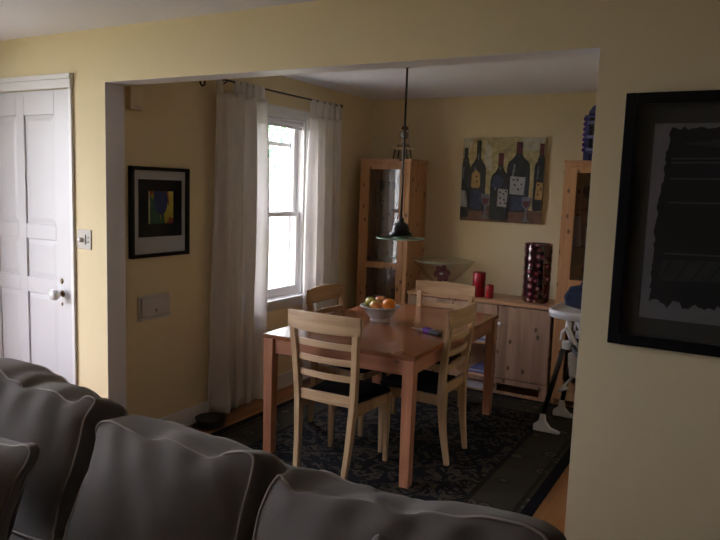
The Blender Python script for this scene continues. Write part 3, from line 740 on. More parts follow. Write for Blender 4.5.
# ------------------------------------------------------------ glass cabinets
CY0, CY1 = 2.72, 3.08
def cabinet(xa, xb, label, knob_right=True):
    t = thing('display_cabinet', label, 'display cabinet', (xa, CY0, 0))
    zt = 1.895
    def P(nm, bx, mat='pine', bev=.002, par=None): return bobj(nm, bx, mat, par or t, bev, True)
    for s in (0, 1):
        e0, e1 = (xa, xa + .022) if s == 0 else (xb - .022, xb)
        sp = P('side_panel', [((e0, CY0 + .02, .0), (e1, CY0 + .075, zt - .02)), ((e0, CY1 - .055, .0), (e1, CY1, zt - .02)),
                         ((e0, CY0 + .075, zt - .075), (e1, CY1 - .055, zt - .02)), ((e0, CY0 + .075, .06), (e1, CY1 - .055, .14)), ((e0, CY0 + .075, .93), (e1, CY1 - .055, .99)),
                         ((e0 + .007, CY0 + .07, .1), (e1 - .007, CY1 - .05, zt - .05))], 'pine_side')
    P('top_panel', [((xa - .008, CY0 - .002, zt - .02), (xb + .008, CY1, zt))], 'pine_h')
    P('base_panel', [((xa + .022, CY0 + .02, .10), (xb - .022, CY1, .12))], 'pine_h')
    P('back_panel', [((xa + .022, CY1 - .01, .0), (xb - .022, CY1, zt - .02))])
    P('face_frame', [((xa + .0, CY0, 0), (xa + .04, CY0 + .02, zt - .02)), ((xb - .04, CY0, 0), (xb, CY0 + .02, zt - .02)), ((xa + .04, CY0, zt - .045), (xb - .04, CY0 + .02, zt - .02)), ((xa + .04, CY0, .04), (xb - .04, CY0 + .02, .12))])
    for z in (.33, .62, .965): P('shelf', [((xa + .022, CY0 + .03, z), (xb - .022, CY1 - .01, z + .015))], 'pine_h')
    for z in (1.235, 1.52): lab(P('shelf', [((xa + .022, CY0 + .03, z), (xb - .022, CY1 - .01, z + .006))], 'glass_edge' if False else 'glass', 0), 'clear glass shelf')
    a, b = xa + .042, xb - .042; z0, z1 = .124, zt - .047; yf = CY0 - .006; w = .055
    d = P('door', [((a, yf, z0), (a + w, yf + .02, z1)), ((b - w, yf, z0), (b, yf + .02, z1)), ((a + w, yf, z0), (b - w, yf + .02, z0 + .07)),
                   ((a + w, yf, z1 - .045), (b - w, yf + .02, z1)), ((a + w, yf, .935), (b - w, yf + .02, .99))])
    lab(P('pane', [((a + w, yf + .009, .99), (b - w, yf + .012, z1 - .045))], 'glass_dark', 0, d), 'tall upper glass pane')
    lab(P('pane', [((a + w, yf + .009, z0 + .07), (b - w, yf + .012, .935))], 'glass_dark', 0, d), 'lower glass pane')
    kx = (b - w / 2) if knob_right else (a + w / 2)
    bm = NB(); ylathe(bm, [(.001, 0), (.006, 0), (.006, .012), (.013, .018), (.012, .026), (.001, .028)], (kx, yf, .80), 16); obj('knob', bm, 'pine', d, world=True)
    return t
cabinet(.045, .537, 'tall pine cabinet with glass door in the corner beside the window')
cabinet(1.832, 2.32, 'tall pine cabinet with glass door right of the sideboard behind the high chair', False)

# cabinet contents
def vessel(name, prof, c_, mat, label, cat, n=28):
    bm = NB(); lathe(bm, prof, c_, n); return tag(obj(name, bm, mat), label, cat)
vessel('serving_dish', [(.001, 0), (.05, 0), (.055, .006), (.11, .03), (.113, .034), (.105, .033), (.05, .012), (.001, .01)], (.30, 2.90, .98), 'yellow_dish', 'yellow shallow dish on the middle shelf of the left cabinet', 'dish')
vessel('bottle', [(.001, 0), (.035, 0), (.04, .01), (.04, .08), (.015, .13), (.012, .17), (.016, .175), (.001, .176)], (.33, 2.93, 1.241), 'darkbowl', 'dark stoneware bottle behind glass on the left cabinet upper shelf', 'bottle')
vessel('tumbler', [(.001, 0), (.03, 0), (.036, .1), (.033, .1), (.027, .008), (.001, .008)], (.35, 2.88, .635), 'blue', 'dark blue tumbler low behind glass in the left cabinet', 'tumbler')
M['clear_cup'] = glass('wine_glass_clear', (.93, .93, .93), 1.6)
for k, (gx, gy) in enumerate(((.17, 2.9), (.26, 2.93), (.38, 2.9))):
    o = vessel('wine_glass', [(.001, 0), (.033, 0), (.034, .003), (.004, .008), (.004, .08), (.02, .095), (.036, .13), (.031, .18), (.029, .18), (.034, .13), (.018, .098), (.001, .09)], (gx, gy, 1.526), 'clear_cup', ['clear wine glass leftmost on the top shelf of the left cabinet', 'clear wine glass in the middle of the left cabinet top shelf', 'clear wine glass rightmost on the left cabinet top shelf'][k], 'wine glass')
    o['group'] = 'wine glasses behind cabinet glass'
for k, gx in enumerate((1.98, 2.08)):
    o = vessel('wine_glass', [(.001, 0), (.033, 0), (.034, .003), (.004, .008), (.004, .08), (.02, .095), (.036, .13), (.031, .18), (.029, .18), (.034, .13), (.018, .098), (.001, .09)], (gx, 2.9, 1.526), 'clear_cup', ['clear wine glass on the right cabinet top shelf, nearer its hinge side', 'clear wine glass on the right cabinet top shelf, nearer the wall corner'][k], 'wine glass')
    o['group'] = 'wine glasses behind cabinet glass'
M['pink'] = plain('pale_pink_reflection_tone', (.55, .38, .34), .4)  # colour of a pink reflection, put on an added vase form
vessel('vase', [(.001, 0), (.024, 0), (.03, .01), (.032, .06), (.024, .10), (.02, .22), (.026, .235), (.022, .235), (.016, .22), (.001, .2)], (1.945, 2.80, 1.241), 'pink', 'slim pale pink vase form standing in for a reflection in the right cabinet glass', 'vase')

# clock on little stand, on left cabinet
ZC = 1.895
t = thing('plant_stand', 'tiny white topped stand holding the clock on the left cabinet', 'stand', (.405, 2.82, ZC))
bobj('stand_top', [((.325, 2.76, ZC + .085), (.485, 2.88, ZC + .102))], 'cream_plastic', t, .003, True)
for sx in (-.06, .06):
    for sy in (-.04, .04):
        bm = NB(); tube(bm, [(.405 + sx * 1.1, 2.82 + sy * 1.1, ZC), (.405 + sx * .9, 2.82 + sy, ZC + .086)], .006, 8); obj('leg', bm, 'darkleg', t, world=True)
zc = ZC + .102; cx, cy = .415, 2.82
t = thing('mantel_clock', 'small ornate dark mantel clock with pale dial on top of the left cabinet', 'clock', (cx, cy, zc))
bobj('base', [((cx - .055, cy - .035, zc), (cx + .055, cy + .035, zc + .014)), ((cx - .045, cy - .028, zc + .014), (cx + .045, cy + .028, zc + .026))], 'brass', t, .003, True)
for sx in (-.042, .042):
    bm = NB(); lathe(bm, [(.008, zc + .026), (.005, zc + .04), (.004, zc + .07), (.006, zc + .09), (.004, zc + .12), (.007, zc + .145), (.001, zc + .155)], (cx + sx, cy, 0), 12); obj('column', bm, 'steel', t, world=True)
bm = NB(); ylathe(bm, [(.001, -.02), (.034, -.02), (.034, .018), (.03, .022), (.001, .022)], (cx, cy, zc + .105), 24); cs = obj('case', bm, 'brass', t, world=True)
bm = NB(); ylathe(bm, [(.001, .0), (.025, 0), (.025, .002), (.001, .002)], (cx, cy - .0225, zc + .105), 24); dl = obj('dial', bm, 'mat_white', cs, world=True)
bobj('hand', [((cx - .0015, cy - .0265, zc + .103), (cx + .0015, cy - .0255, zc + .124))], 'black', cs, world=True)
bobj('hand', [((cx, cy - .0265, zc + .1035), (cx + .014, cy - .0255, zc + .1065))], 'black', cs, world=True)
bm = NB(); lathe(bm, [(.018, zc + .026), (.010, zc + .05), (.014, zc + .075)], (cx, cy, 0), 16); obj('pedestal', bm, 'brass', t, world=True)
bm = NB(); ball(bm, (cx + .005, cy, zc + .165), .024, (1.5, .8, .8)); ball(bm, (cx, cy, zc + .185), .012); lab(obj('crown', bm, 'petal', t, world=True), 'dark red crown ornament')

# blue beaded lantern on the right cabinet
t = thing('beaded_lantern', 'dark blue cage lantern with purple beads and domed top on right cabinet', 'lantern', (2.045, 2.84, ZC))
bx0, bx1, by0, by1 = 1.955, 2.135, 2.75, 2.93; lz0, lz1 = ZC, 2.215
lz0b = ZC + .06
fr = [((a, b, lz0), (a + .03, b + .03, lz1)) for a in (bx0, bx1 - .03) for b in (by0, by1 - .03)]
fr += [((bx0, by0, lz0b), (bx1, by1, lz0b + .014))]
bobj('cage_frame', fr, 'blue', t, .002, True)
lab(bobj('cage_bars', [((bx0 + .018, by0 - .004, z), (bx1 - .018, by0 + .006, z + .022)) for z in (lz0b + .012, 2.06, 2.165)], 'bluelight', t, .002, True), 'light blue cross bars')
bobj('inner_panel', [((bx0 + .028, by0 + .02, lz0b + .014), (bx0 + .056, by1 - .02, lz1)), ((bx0 + .10, by0 + .02, lz0b + .014), (bx0 + .106, by1 - .02, lz1))], 'darkbowl', t, 0, True)
bobj('cornice', [((bx0 - .006, by0 - .006, lz1), (bx1 + .006, by1 + .006, lz1 + .014))], 'blue', t, .002, True)
bm = NB(); lathe(bm, [(.088, lz1 + .014), (.084, lz1 + .05), (.062, lz1 + .085), (.03, lz1 + .105), (.001, lz1 + .11)], (2.045, 2.84, 0), 28); obj('dome', bm, 'blue', t, world=True)
for k in range(7):
    bm = NB(); ball(bm, (bx0 - .003, by0 + .004, lz0b + .02 + k * .038), .0125, (.9, .9, 1.2), u=10, v=8); obj('bead', bm, 'purple', t, world=True)

# ------------------------------------------------------------ sideboard
t = thing('sideboard', 'long low pine sideboard with knotty door against the back wall', 'sideboard', (.56, CY0, 0))
sx0, sx1, st = .565, 1.812, .765
def S(nm, bx, mat='pine_door', bev=.002, par=None): return bobj(nm, bx, mat, par or t, bev, True)
S('worktop', [((sx0 - .005, CY0 - .018, st - .028), (sx1 + .012, CY1 + .02, st))], 'pine_h', .004)
S('side_panel', [((sx0, CY0, .0), (sx0 + .022, CY1, st - .028))]); S('side_panel', [((sx1 - .022, CY0, .0), (sx1, CY1, st - .028))])
S('divider', [((1.378, CY0 + .012, .13), (1.398, CY1, st - .028))]); S('divider', [((.98, CY0 + .012, .585), (.998, CY1, st - .028))])
S('back_panel', [((sx0 + .022, CY1 - .01, .1), (sx1 - .022, CY1, st - .028))])
for z in (.115, .385): S('shelf', [((sx0 + .022, CY0 + .01, z), (1.378, CY1 - .01, z + .018))], 'pine_h')
S('shelf', [((1.398, CY0 + .02, .115), (sx1 - .022, CY1 - .01, .133))], 'pine_h')
S('base_frame', [((sx0 + .022, CY0 - .006, .085), (sx1 - .0, CY0 + .016, .125)), ((sx1 - .06, CY0 - .004, 0), (sx1, CY0 + .016, .085)), ((sx0, CY0 - .004, 0), (sx0 + .06, CY0 + .016, .085)),
                 ((1.36, CY0 - .004, 0), (1.40, CY0 + .016, .085)), ((1.40, CY0, 0), (sx1 - .06, CY0 + .016, .022))], 'pine_door')
S('drawer_rail', [((sx0 + .022, CY0, .575), (1.378, CY0 + .018, .59))])
for a, b in ((sx0 + .024, .985), (.992, 1.376)):
    d = S('drawer', [((a, CY0 - .008, .594), (b, CY0 + .012, st - .036))], 'pine_door', .003)
    bm = NB(); ylathe(bm, [(.001, 0), (.006, 0), (.006, .01), (.014, .016), (.013, .024), (.001, .027)], ((a + b) / 2, CY0 - .008, .672), 16); obj('knob', bm, 'pine_door', d, world=True)
d = S('door', [((1.392, CY0 - .010, .135), (sx1 - .004, CY0 + .010, st - .036))], 'pine_door', .003)
bm = NB(); ylathe(bm, [(.001, 0), (.006, 0), (.006, .01), (.016, .016), (.015, .024), (.001, .028)], (1.405, CY0 - .010, .585), 16); lab(obj('knob', bm, 'porcelain', d, world=True), 'white knob')
# paper stacks etc. in the open bay
for k, (z, n, nm) in enumerate(((.403, 3, 'magazine'), (.133, 3, 'magazine'))):
    for j in range(n):
        o = bobj('magazine', [((1.13 - .0 + .012 * j, CY0 + .02 + .01 * j, z + .012 * j), (1.345 - .01 * j, CY0 + .30, z + .012 * j + .011))], 'paper' if (j + k) % 2 == 0 else 'paper_blue', bevel=.001)
        pos = ['bottom', 'middle', 'top'][j]
        tag(o, ('%s magazine of the pile on the upper open shelf of the sideboard' if k == 0 else '%s magazine of the pile on the lower open shelf of the sideboard') % pos, 'magazine', 'magazines in the sideboard')
for j in range(5):
    bx_ = .95 + .033 * j
    o = bobj('book', [((bx_, CY0 + .05, .403), (bx_ + .026, CY0 + .25, .403 + .12 + .01 * (j % 3)))], ['book_dark', 'paper', 'book_dark', 'paper_blue', 'book_dark'][j], bevel=.001)
    tag(o, ['leftmost dark', 'second from left pale', 'middle dark', 'fourth from left blue', 'rightmost dark'][j] + ' book standing on the sideboard open shelf behind the chair', 'book', 'books in the sideboard')
tag(bobj('storage_box', [((1.02, CY0 + .03, 0), (1.34, CY0 + .33, .065))], 'paper', bevel=.004), 'flat pale box on the floor under the sideboard', 'box')

# things on the sideboard
def cand(name, x, y, r, h, label):
    t = thing(name, label, 'candle', (x, y, st)); bm = NB()
    lathe(bm, [(.001, st), (r, st), (r, st + h - .004), (r - .004, st + h), (r * .7, st + h - .006), (.001, st + h - .012)], (x, y, 0), 28); obj('wax', bm, 'red_wax', t, world=True)
    bm = NB(); tube(bm, [(x, y, st + h - .013), (x + .002, y, st + h + .004)], .0016, 6); lab(obj('wick', bm, 'black', t, world=True), 'short black wick')
cand('candle', 1.165, 2.83, .053, .205, 'tall thick red pillar candle on the sideboard')
cand('candle', 1.268, 2.81, .032, .11, 'short dark red candle beside the tall one on the sideboard')

M['vase_red'] = None
m, nt, N, L, b = new_mat('dark_red_dotted_glass'); M['vase_red'] = m
b.inputs['Roughness'].default_value = .08; b.inputs['Coat Weight'].default_value = 1
tc = N.new('ShaderNodeTexCoord'); mp = N.new('ShaderNodeMapping'); mp.inputs['Scale'].default_value = (1, 1, 1)
L.new(tc.outputs['Object'], mp.inputs[0]); vo = N.new('ShaderNodeTexVoronoi'); vo.inputs['Scale'].default_value = 17; vo.inputs['Randomness'].default_value = .4; L.new(mp.outputs[0], vo.inputs['Vector'])
cr = N.new('ShaderNodeValToRGB'); E = cr.color_ramp.elements; E[0].position = .16; E[0].color = (.36, .20, .21, 1); E[1].position = .30; E[1].color = (.10, .008, .022, 1)
x = E.new(.23); x.color = (.16, .03, .05, 1); x = E.new(.5); x.color = (.02, .003, .008, 1)
L.new(vo.outputs['Distance'], cr.inputs[0]); L.new(cr.outputs[0], b.inputs['Base Color'])
bm = NB(); vh = .475; pr = [(.001, 0), (.095, 0), (.105, .012)]
for k in range(20):
    z = .03 + k * (vh - .05) / 19; pr.append((.108 + .004 * (z / vh) + .0018 * math.sin(k * 1.9), z))
pr += [(.112, vh), (.107, vh), (.10, vh - .03), (.098, .03), (.001, .02)]
lathe(bm, pr, (1.632, 2.885, st), 40)
tag(obj('vase', bm, 'vase_red'), 'tall cylindrical dark red glass vase with clear dots on the sideboard', 'vase')

gb = (.815, 2.87)
bm = NB(); lathe(bm, [(.001, 0), (.07, 0), (.075, .006), (.02, .014), (.02, .03), (.06, .045), (.16, .14), (.262, .262), (.266, .27), (.258, .268), (.155, .15), (.055, .056), (.001, .046)], (gb[0], gb[1], st), 48)
M['glass_bowl'] = glass('clear_bowl_glass', (.965, .975, .97), 1.5, .05)
t = thing('glass_bowl', 'wide flared clear glass bowl on the left of the sideboard', 'bowl', (gb[0], gb[1], st)); obj('bowl_body', bm, 'glass_bowl', t, world=True)
bm = NB(); tube(bm, [(gb[0] + .264 * math.cos(a), gb[1] + .264 * math.sin(a), st + .27) for a in [2 * PI * k / 56 for k in range(56)]], .0022, 6, True); obj('rim', bm, 'glass_edge', t, world=True)
fl = thing('cloth_flower', 'dark red six petalled flower with pale centre in the glass bowl', 'flower', (.835, 2.80, st + .165))
fc = Vector((.838, 2.80, st + .165))
for k in range(6):
    a = 2 * PI * k / 6 + .2; bm = NB()
    q = bmesh.ops.create_uvsphere(bm, u_segments=12, v_segments=8, radius=1)
    bmesh.ops.transform(bm, matrix=Matrix.Translation(fc + Vector((.042 * math.cos(a), .0, .042 * math.sin(a)))) @ Matrix.Rotation(-a, 4, 'Y') @ Matrix.Diagonal((.036, .008, .028, 1)), verts=q['verts'])
    obj('petal', bm, 'petal', fl, smooth=True, world=True)
bm = NB(); ball(bm, fc + Vector((0, -.010, 0)), .015, (1.3, .5, .8)); lab(obj('flower_centre', bm, 'mat_white', fl, world=True), 'pale centre')
bm = NB(); tube(bm, [fc + Vector((0, .012, -.02)), fc + Vector((-.01, .03, -.07)), fc + Vector((-.02, .05, -.100))], .003, 6); obj('stem', bm, 'leaf', fl, world=True)

# ------------------------------------------------------------ high chair
t = thing('high_chair', 'white high chair with navy patterned pad on dark legs behind the right wall edge', 'high chair', (2.25, 2.25, 0))
HZ = 0.0
bm = NB(); secs = []
def tray_ring(z, e):
    r = []
    for k in range(28):
        a = 2 * PI * k / 28; ca, sa = math.cos(a), math.sin(a)
        rx, ry_ = .19 - e, .235 - e
        r.append((2.125 + rx * math.copysign(abs(ca) ** .6, ca), 2.22 + ry_ * math.copysign(abs(sa) ** .6, sa), z))
    return r
sweep(bm, [tray_ring(.79, .04), tray_ring(.80, .008), tray_ring(.825, 0), tray_ring(.845, .0), tray_ring(.852, .010), tray_ring(.848, .022), tray_ring(.828, .035), tray_ring(.825, .06)], smooth=True)
obj('tray', bm, 'white_plastic', t, world=True)
for yy in (2.06, 2.38):
    bm = NB(); tube(bm, [(2.09, yy, .80), (2.09, yy, .72), (2.12, yy, .66), (2.16, yy, .6)], [.02, .02, .022, .02], 10)
    obj('tray_arm', bm, 'white_plastic', t, world=True)
# seat shell
bm = NB()
prof = [(2.10, .545), (2.105, .47), (2.15, .415), (2.25, .40), (2.42, .42), (2.47, .50), (2.53, .75), (2.57, 1.02)]
secs = []
for (x, z) in prof: secs.append([(x, 2.06, z), (x, 2.38, z), (x + .018, 2.38, z - .004), (x + .018, 2.06, z - .004)])
sweep(bm, secs, smooth=False)
for yy in (2.05, 2.375):
    sweep(bm, [[(2.10, yy, .56), (2.12, yy, .40), (2.44, yy, .40), (2.50, yy, .68), (2.3, yy, .70)], [(2.10, yy + .016, .56), (2.12, yy + .016, .40), (2.44, yy + .016, .40), (2.50, yy + .016, .68), (2.3, yy + .016, .70)]])
obj('seat_shell', bm, 'white_plastic', t, .006, world=True)
bm = NB(); secs = []
for (x, z, w) in ((2.13, .56, .14), (2.2, .475, .15), (2.40, .47, .15), (2.46, .60, .15), (2.50, .80, .16), (2.53, 1.0, .15), (2.545, 1.08, .10)):
    secs.append([(x - .03, 2.22 - w, z), (x - .03, 2.22 + w, z), (x + .0, 2.22 + w, z), (x + .0, 2.22 - w, z)])
sweep(bm, secs); lab(obj('seat_pad', bm, 'pad', t, .02, world=True), 'navy patterned seat pad')
for yy in (2.015, 2.39):                        # padded side wings of the cushion
    pw_ = [(2.18, .87), (2.065, .89), (2.05, .95), (2.09, 1.02), (2.24, 1.06), (2.5, 1.10), (2.52, .7), (2.34, .7)]
    bm = NB(); sweep(bm, [[(x, yy, z) for x, z in pw_], [(x, yy + .035, z) for x, z in pw_]])
    lab(obj('side_wing', bm, 'pad', t, .015, world=True), 'navy padded side wing')
for yy in (2.02, 2.42):
    for (xt, xb_, nm) in ((2.08, 1.965 if yy < 2.2 else 2.0, 'f'), (2.13, 2.56, 'r')):
        bm = NB(); tube(bm, [(xt, yy, .62), (xb_, yy, .10)], .017, 10); lg = obj('leg', bm, 'darkleg', t, world=True)
        bm = NB(); s = -1 if nm == 'f' else 1
        fn = lambda u, v, w, yy=yy, xb_=xb_: (xb_ + u, yy - .022 + w, v)
        prism(bm, [(-.055, 0), (.125, 0), (.125, .012), (.06, .03), (.025, .07), (.018, .125), (-.012, .125), (-.02, .07), (-.055, .04)] if nm == 'f' else [(-.125, 0), (.055, 0), (.055, .04), (.02, .07), (.012, .125), (-.018, .125), (-.025, .07), (-.06, .03), (-.125, .012)], fn, .044)
        lab(obj('foot', bm, 'white_plastic', lg, .006, world=True), 'white plastic foot')
    bm = NB(); box(bm, (2.065, yy - .02, .595), (2.12, yy + .02, .655)); tube(bm, [(2.055, yy, .645), (2.06, yy, .71), (2.095, yy, .74)], .010, 8); lab(obj('hinge', bm, 'white_plastic', t, .012, world=True), 'white hinge housing')
bm = NB(); tube(bm, [(2.09, 2.02, .335), (2.09, 2.42, .335)], .010, 8); tube(bm, [(2.06, 2.03, .30), (2.12, 2.03, .33)], .012, 8); lab(obj('footrest', bm, 'white_plastic', t, world=True), 'white foot rest bar')

bpy.data.objects['high_chair'].location.z += RZ
# ------------------------------------------------------------ floor bowl
bm = NB(); lathe(bm, [(.001, 0), (.085, 0), (.088, .006), (.10, .055), (.105, .062), (.098, .062), (.085, .02), (.001, .014)], (.05, .80, 0), 36)
tag(obj('pet_bowl', bm, 'darkbowl'), 'dark grey bowl on the floor by the left curtain', 'bowl')

# ------------------------------------------------------------ sofa
sofa = thing('sofa', 'long grey linen sofa with pale piping seen from behind its cushions', 'sofa', (1.7, -1.35, 0))
def SO(nm, bx, bev=.03, label=None):
    o = bobj(nm, bx, 'sofa', sofa, bev, True); o.modifiers['bevel'].segments = 4
    for p in o.data.polygons: p.use_smooth = True
    return o
SX0, SX1 = .38, 2.83
def soft(nm, lo, hi, e=.045):
    """rounded upholstered block"""
    bm = NB(); box(bm, lo, hi); o = obj(nm, bm, 'sofa', sofa, world=True, smooth=True)
    b_ = o.modifiers.new('bevel', 'BEVEL'); b_.width = e; b_.segments = 5
    return o
soft('back_frame', (SX0, -1.02, .06), (SX1, -.86, .765))
soft('base', (SX0, -1.80, .06), (SX1, -1.02, .30), .02)
soft('arm', (SX0 - .2, -1.80, .06), (SX0, -.86, .60), .06); soft('arm', (SX1, -1.80, .06), (SX1 + .2, -.86, .60), .06)
for k in range(3):
    a = SX0 + (SX1 - SX0) * k / 3; b = SX0 + (SX1 - SX0) * (k + 1) / 3
    soft('seat_cushion', (a + .004, -1.84, .30), (b - .004, -1.03, .46), .04)
for px_ in (SX0 - .1, SX1 + .1):
    for py_ in (-1.72, -.94): bobj('foot', [((px_ - .03, py_ - .03, 0), (px_ + .03, py_ + .03, .062))], 'blackwood', sofa, .004, True)

def catmull(pts, n=6):
    out = []; m_ = len(pts)
    for i in range(m_):
        p0, p1, p2, p3 = [Vector(pts[(i + k - 1) % m_]) for k in range(4)]
        for j in range(n):
            s = j / n
            out.append(.5 * ((2 * p1) + (-p0 + p2) * s + (2 * p0 - 5 * p1 + 4 * p2 - p3) * s * s + (-p0 + 3 * p1 - 3 * p2 + p3) * s ** 3))
    return out
def cushion(name, O, lean, yaw, outline, back_outline, thick, puff, parent, label=None, cat=None, seed=0, pr=.0036):
    """soft box cushion: outline (u,v) of the front seam and of the back seam; real thickness and piping"""
    a = math.radians(lean); U = Vector((1, 0, 0)); V = Vector((0, math.sin(a), math.cos(a))); Nn = Vector((0, -math.cos(a), math.sin(a)))
    rm = Matrix.Rotation(math.radians(yaw), 3, 'Z'); O = Vector(O); piv = Vector((outline[0][0], 0, 0))
    def W3(u, v, w): return O + piv + rm @ (U * (u - piv.x) + V * v + Nn * w)
    F = catmull(outline); B = catmull(back_outline); n = len(F); assert len(B) == n
    rnd = random.Random(seed); ph = [rnd.uniform(0, 6.28) for _ in range(6)]
    def wr(u, v, k): return k * (math.sin(9 * u + 5 * v + ph[0]) * .5 + math.sin(17 * u - 11 * v + ph[1]) * .3 + math.sin(31 * u + 7 * v + ph[2]) * .2)
    cf = sum((Vector(p) for p in F), Vector((0, 0))) / n; cb = sum((Vector(p) for p in B), Vector((0, 0))) / n
    cf = Vector(((min(p[0] for p in F) + max(p[0] for p in F)) / 2, (min(p[1] for p in F) + max(p[1] for p in F)) / 2))
    cb = Vector(((min(p[0] for p in B) + max(p[0] for p in B)) / 2, (min(p[1] for p in B) + max(p[1] for p in B)) / 2))
    bm = NB(); rings = []
    K = 12
    def smooth_loop(Lp, w=12):
        a = Lp[:]
        for _ in range(3): a = [sum((a[(i + j) % n] for j in range(-w, w + 1)), Vector((0, 0))) / (2 * w + 1) for i in range(n)]
        return a
    def soft_rect(Lp):
        x0_, x1_ = min(p[0] for p in Lp), max(p[0] for p in Lp); y0_, y1_ = min(p[1] for p in Lp), max(p[1] for p in Lp)
        c_ = Vector(((x0_ + x1_) / 2, (y0_ + y1_) / 2)); hx_, hy_ = (x1_ - x0_) / 2 * .97, (y1_ - y0_) / 2 * .97; res = []
        for p in smooth_loop(Lp):
            d_ = (p - c_).normalized(); res.append(c_ + d_ * (abs(d_.x / hx_) ** 4 + abs(d_.y / hy_) ** 4) ** -.25)
        return res
    Fs, Bs = soft_rect(F), soft_rect(B)
    for k in range(K, 0, -1):           # back face
        s = 1 - (k / (K + .0)) ** 1.6 if k < K + 1 else 0
        s = max(s, .02) if k == K else s
        rings.append([W3(*(cb + (p * s ** 12 + p2 * (1 - s ** 12) - cb) * s), -thick - puff * .6 * (1 - s ** 3)) for p, p2 in zip(B, Bs)])
    rings.append([W3(p.x, p.y, -thick) for p in B])
    G = 5
    for g in range(1, G):
        f = g / G; bl = math.sin(PI * f) * .022
        ring = []
        for i in range(n):
            p = B[i] * (1 - f) + F[i] * f
            c0 = cb * (1 - f) + cf * f; dd = (p - c0); dd = dd / max(dd.length, 1e-6)
            q = p + dd * (bl + wr(p.x, f, .006))
            ring.append(W3(q.x, q.y, -thick * (1 - f)))
        rings.append(ring)
    rings.append([W3(p.x, p.y, 0) for p in F])
    for k in range(1, K + 1):
        s = 1 - (k / K) ** 1.6
        s = max(s, .02)
        ring = []
        for p, p2 in zip(F, Fs):
            q = cf + (p * s ** 10 + p2 * (1 - s ** 10) - cf) * s
            fold = .011 * math.sin(44 * q.x + 5 * math.sin(5 * q.y + ph[3]) + ph[4]) * (1 - s ** 6) * max(0, min(1, (q.y - cf.y) / .22)) * s
            ring.append(W3(q.x, q.y, puff * (1 - s ** 2.4) + wr(q.x, q.y, .010) * (1 - s) + fold * .8))
        rings.append(ring)
    vr = [[bm.verts.new(p) for p in r] for r in rings]
    for r0, r1 in zip(vr, vr[1:]):
        for i in range(n): bm.faces.new((r0[i], r0[(i + 1) % n], r1[(i + 1) % n], r1[i]))
    bm.faces.new(vr[0][::-1]); bm.faces.new(vr[-1])
    o = obj(name, bm, 'sofa', parent, smooth=True, world=bool(parent))
    for ring in ([W3(p.x, p.y, .001) for p in F], [W3(p.x, p.y, -thick - .001) for p in B]):
        bm = NB(); tube(bm, ring, pr, 8, True)
        q = obj('piping', bm, 'piping', o, world=bool(parent))
        lab(q, 'pale piping along the seam')
    if label: tag(o, label, cat)
    return o
# outlines: (x, distance along the lean) of the front seam; the seat lies at v = -.45
def bottom(x1, x0, v=-.43): return [(x1, v + .05), (x1 - .03, v), ((x0 + x1) / 2, v - .012), (x0 + .03, v), (x0, v + .05)]
O = (0, -1.17, .90)
c1 = [(.62, .04), (.70, .065), (.833, .05), (.893, .028), (.95, .027), (.987, .003), (1.031, .017), (1.077, .024), (1.146, .028), (1.211, .01), (1.262, .013), (1.288, .036), (1.318, .043), (1.340, .030),
      (1.308, -.031), (1.307, -.094), (1.297, -.193), (1.273, -.287)] + bottom(1.275, .60) + [(.59, -.2), (.60, -.05)]
c1b = [(.66, .09), (.72, .11), (.833, .115), (.90, .10), (.95, .095), (.99, .08), (1.03, .07), (1.07, .078), (1.12, .072), (1.17, .05), (1.21, .052), (1.25, .046), (1.285, .044), (1.31, .030),
       (1.31, -.031), (1.305, -.094), (1.297, -.193), (1.283, -.287)] + bottom(1.275, .62) + [(.61, -.2), (.62, -.05)]
c1b = [(u, v - .045 * (v > -.05)) for u, v in c1b]
c2 = [(1.372, -.045), (1.392, -.022), (1.437, -.014), (1.502, -.022), (1.596, -.036), (1.681, -.018), (1.763, -.029), (1.851, -.035), (1.896, -.009), (1.95, .006), (1.988, -.002), (1.990, -.06), (1.981, -.134), (1.978, -.221)] + bottom(1.975, 1.33) + [(1.343, -.31), (1.362, -.22), (1.388, -.15), (1.388, -.09)]
c2b = [(1.40, -.03), (1.42, -.0), (1.46, .008), (1.53, .016), (1.60, .012), (1.68, .006), (1.76, .010), (1.84, .0), (1.89, -.008), (1.95, -.006), (1.985, -.020), (1.990, -.06), (1.985, -.134), (1.98, -.221)] + bottom(1.975, 1.35) + [(1.36, -.31), (1.37, -.22), (1.39, -.15), (1.39, -.09)]
c2b = [(u, v - .018 * (v > -.05)) for u, v in c2b]
c3 = [(2.068, -.041), (2.082, -.026), (2.103, -.036), (2.128, -.055), (2.161, -.060), (2.198, -.056), (2.253, -.065), (2.288, -.058), (2.32, -.040), (2.354, -.032), (2.39, -.039), (2.431, -.043), (2.462, -.030), (2.51, -.010), (2.576, -.004), (2.634, .012), (2.695, .018), (2.747, .016), (2.785, -.006),
      (2.80, -.08), (2.795, -.22)] + bottom(2.79, 2.03) + [(2.035, -.25), (2.036, -.15), (2.050, -.085)]
c3b = [(2.08, -.045), (2.10, -.025), (2.13, -.022), (2.16, -.026), (2.19, -.032), (2.22, -.034), (2.26, -.030), (2.29, -.036), (2.32, -.045), (2.36, -.040), (2.40, -.03), (2.44, -.028), (2.48, -.022), (2.53, -.014), (2.58, -.006), (2.64, -.004), (2.70, -.004), (2.75, -.01), (2.785, -.03),
       (2.795, -.09), (2.79, -.22)] + bottom(2.785, 2.05) + [(2.05, -.25), (2.055, -.15), (2.065, -.085)]
lab(cushion('back_cushion', O, 15, 0, c1, c1b, .17, .05, sofa, seed=1), 'left back cushion')
lab(cushion('back_cushion', O, 15, 0, c2, c2b, .17, .05, sofa, seed=2), 'middle back cushion')
lab(cushion('back_cushion', O, 15, 0, c3, c3b, .17, .05, sofa, seed=3), 'right back cushion')
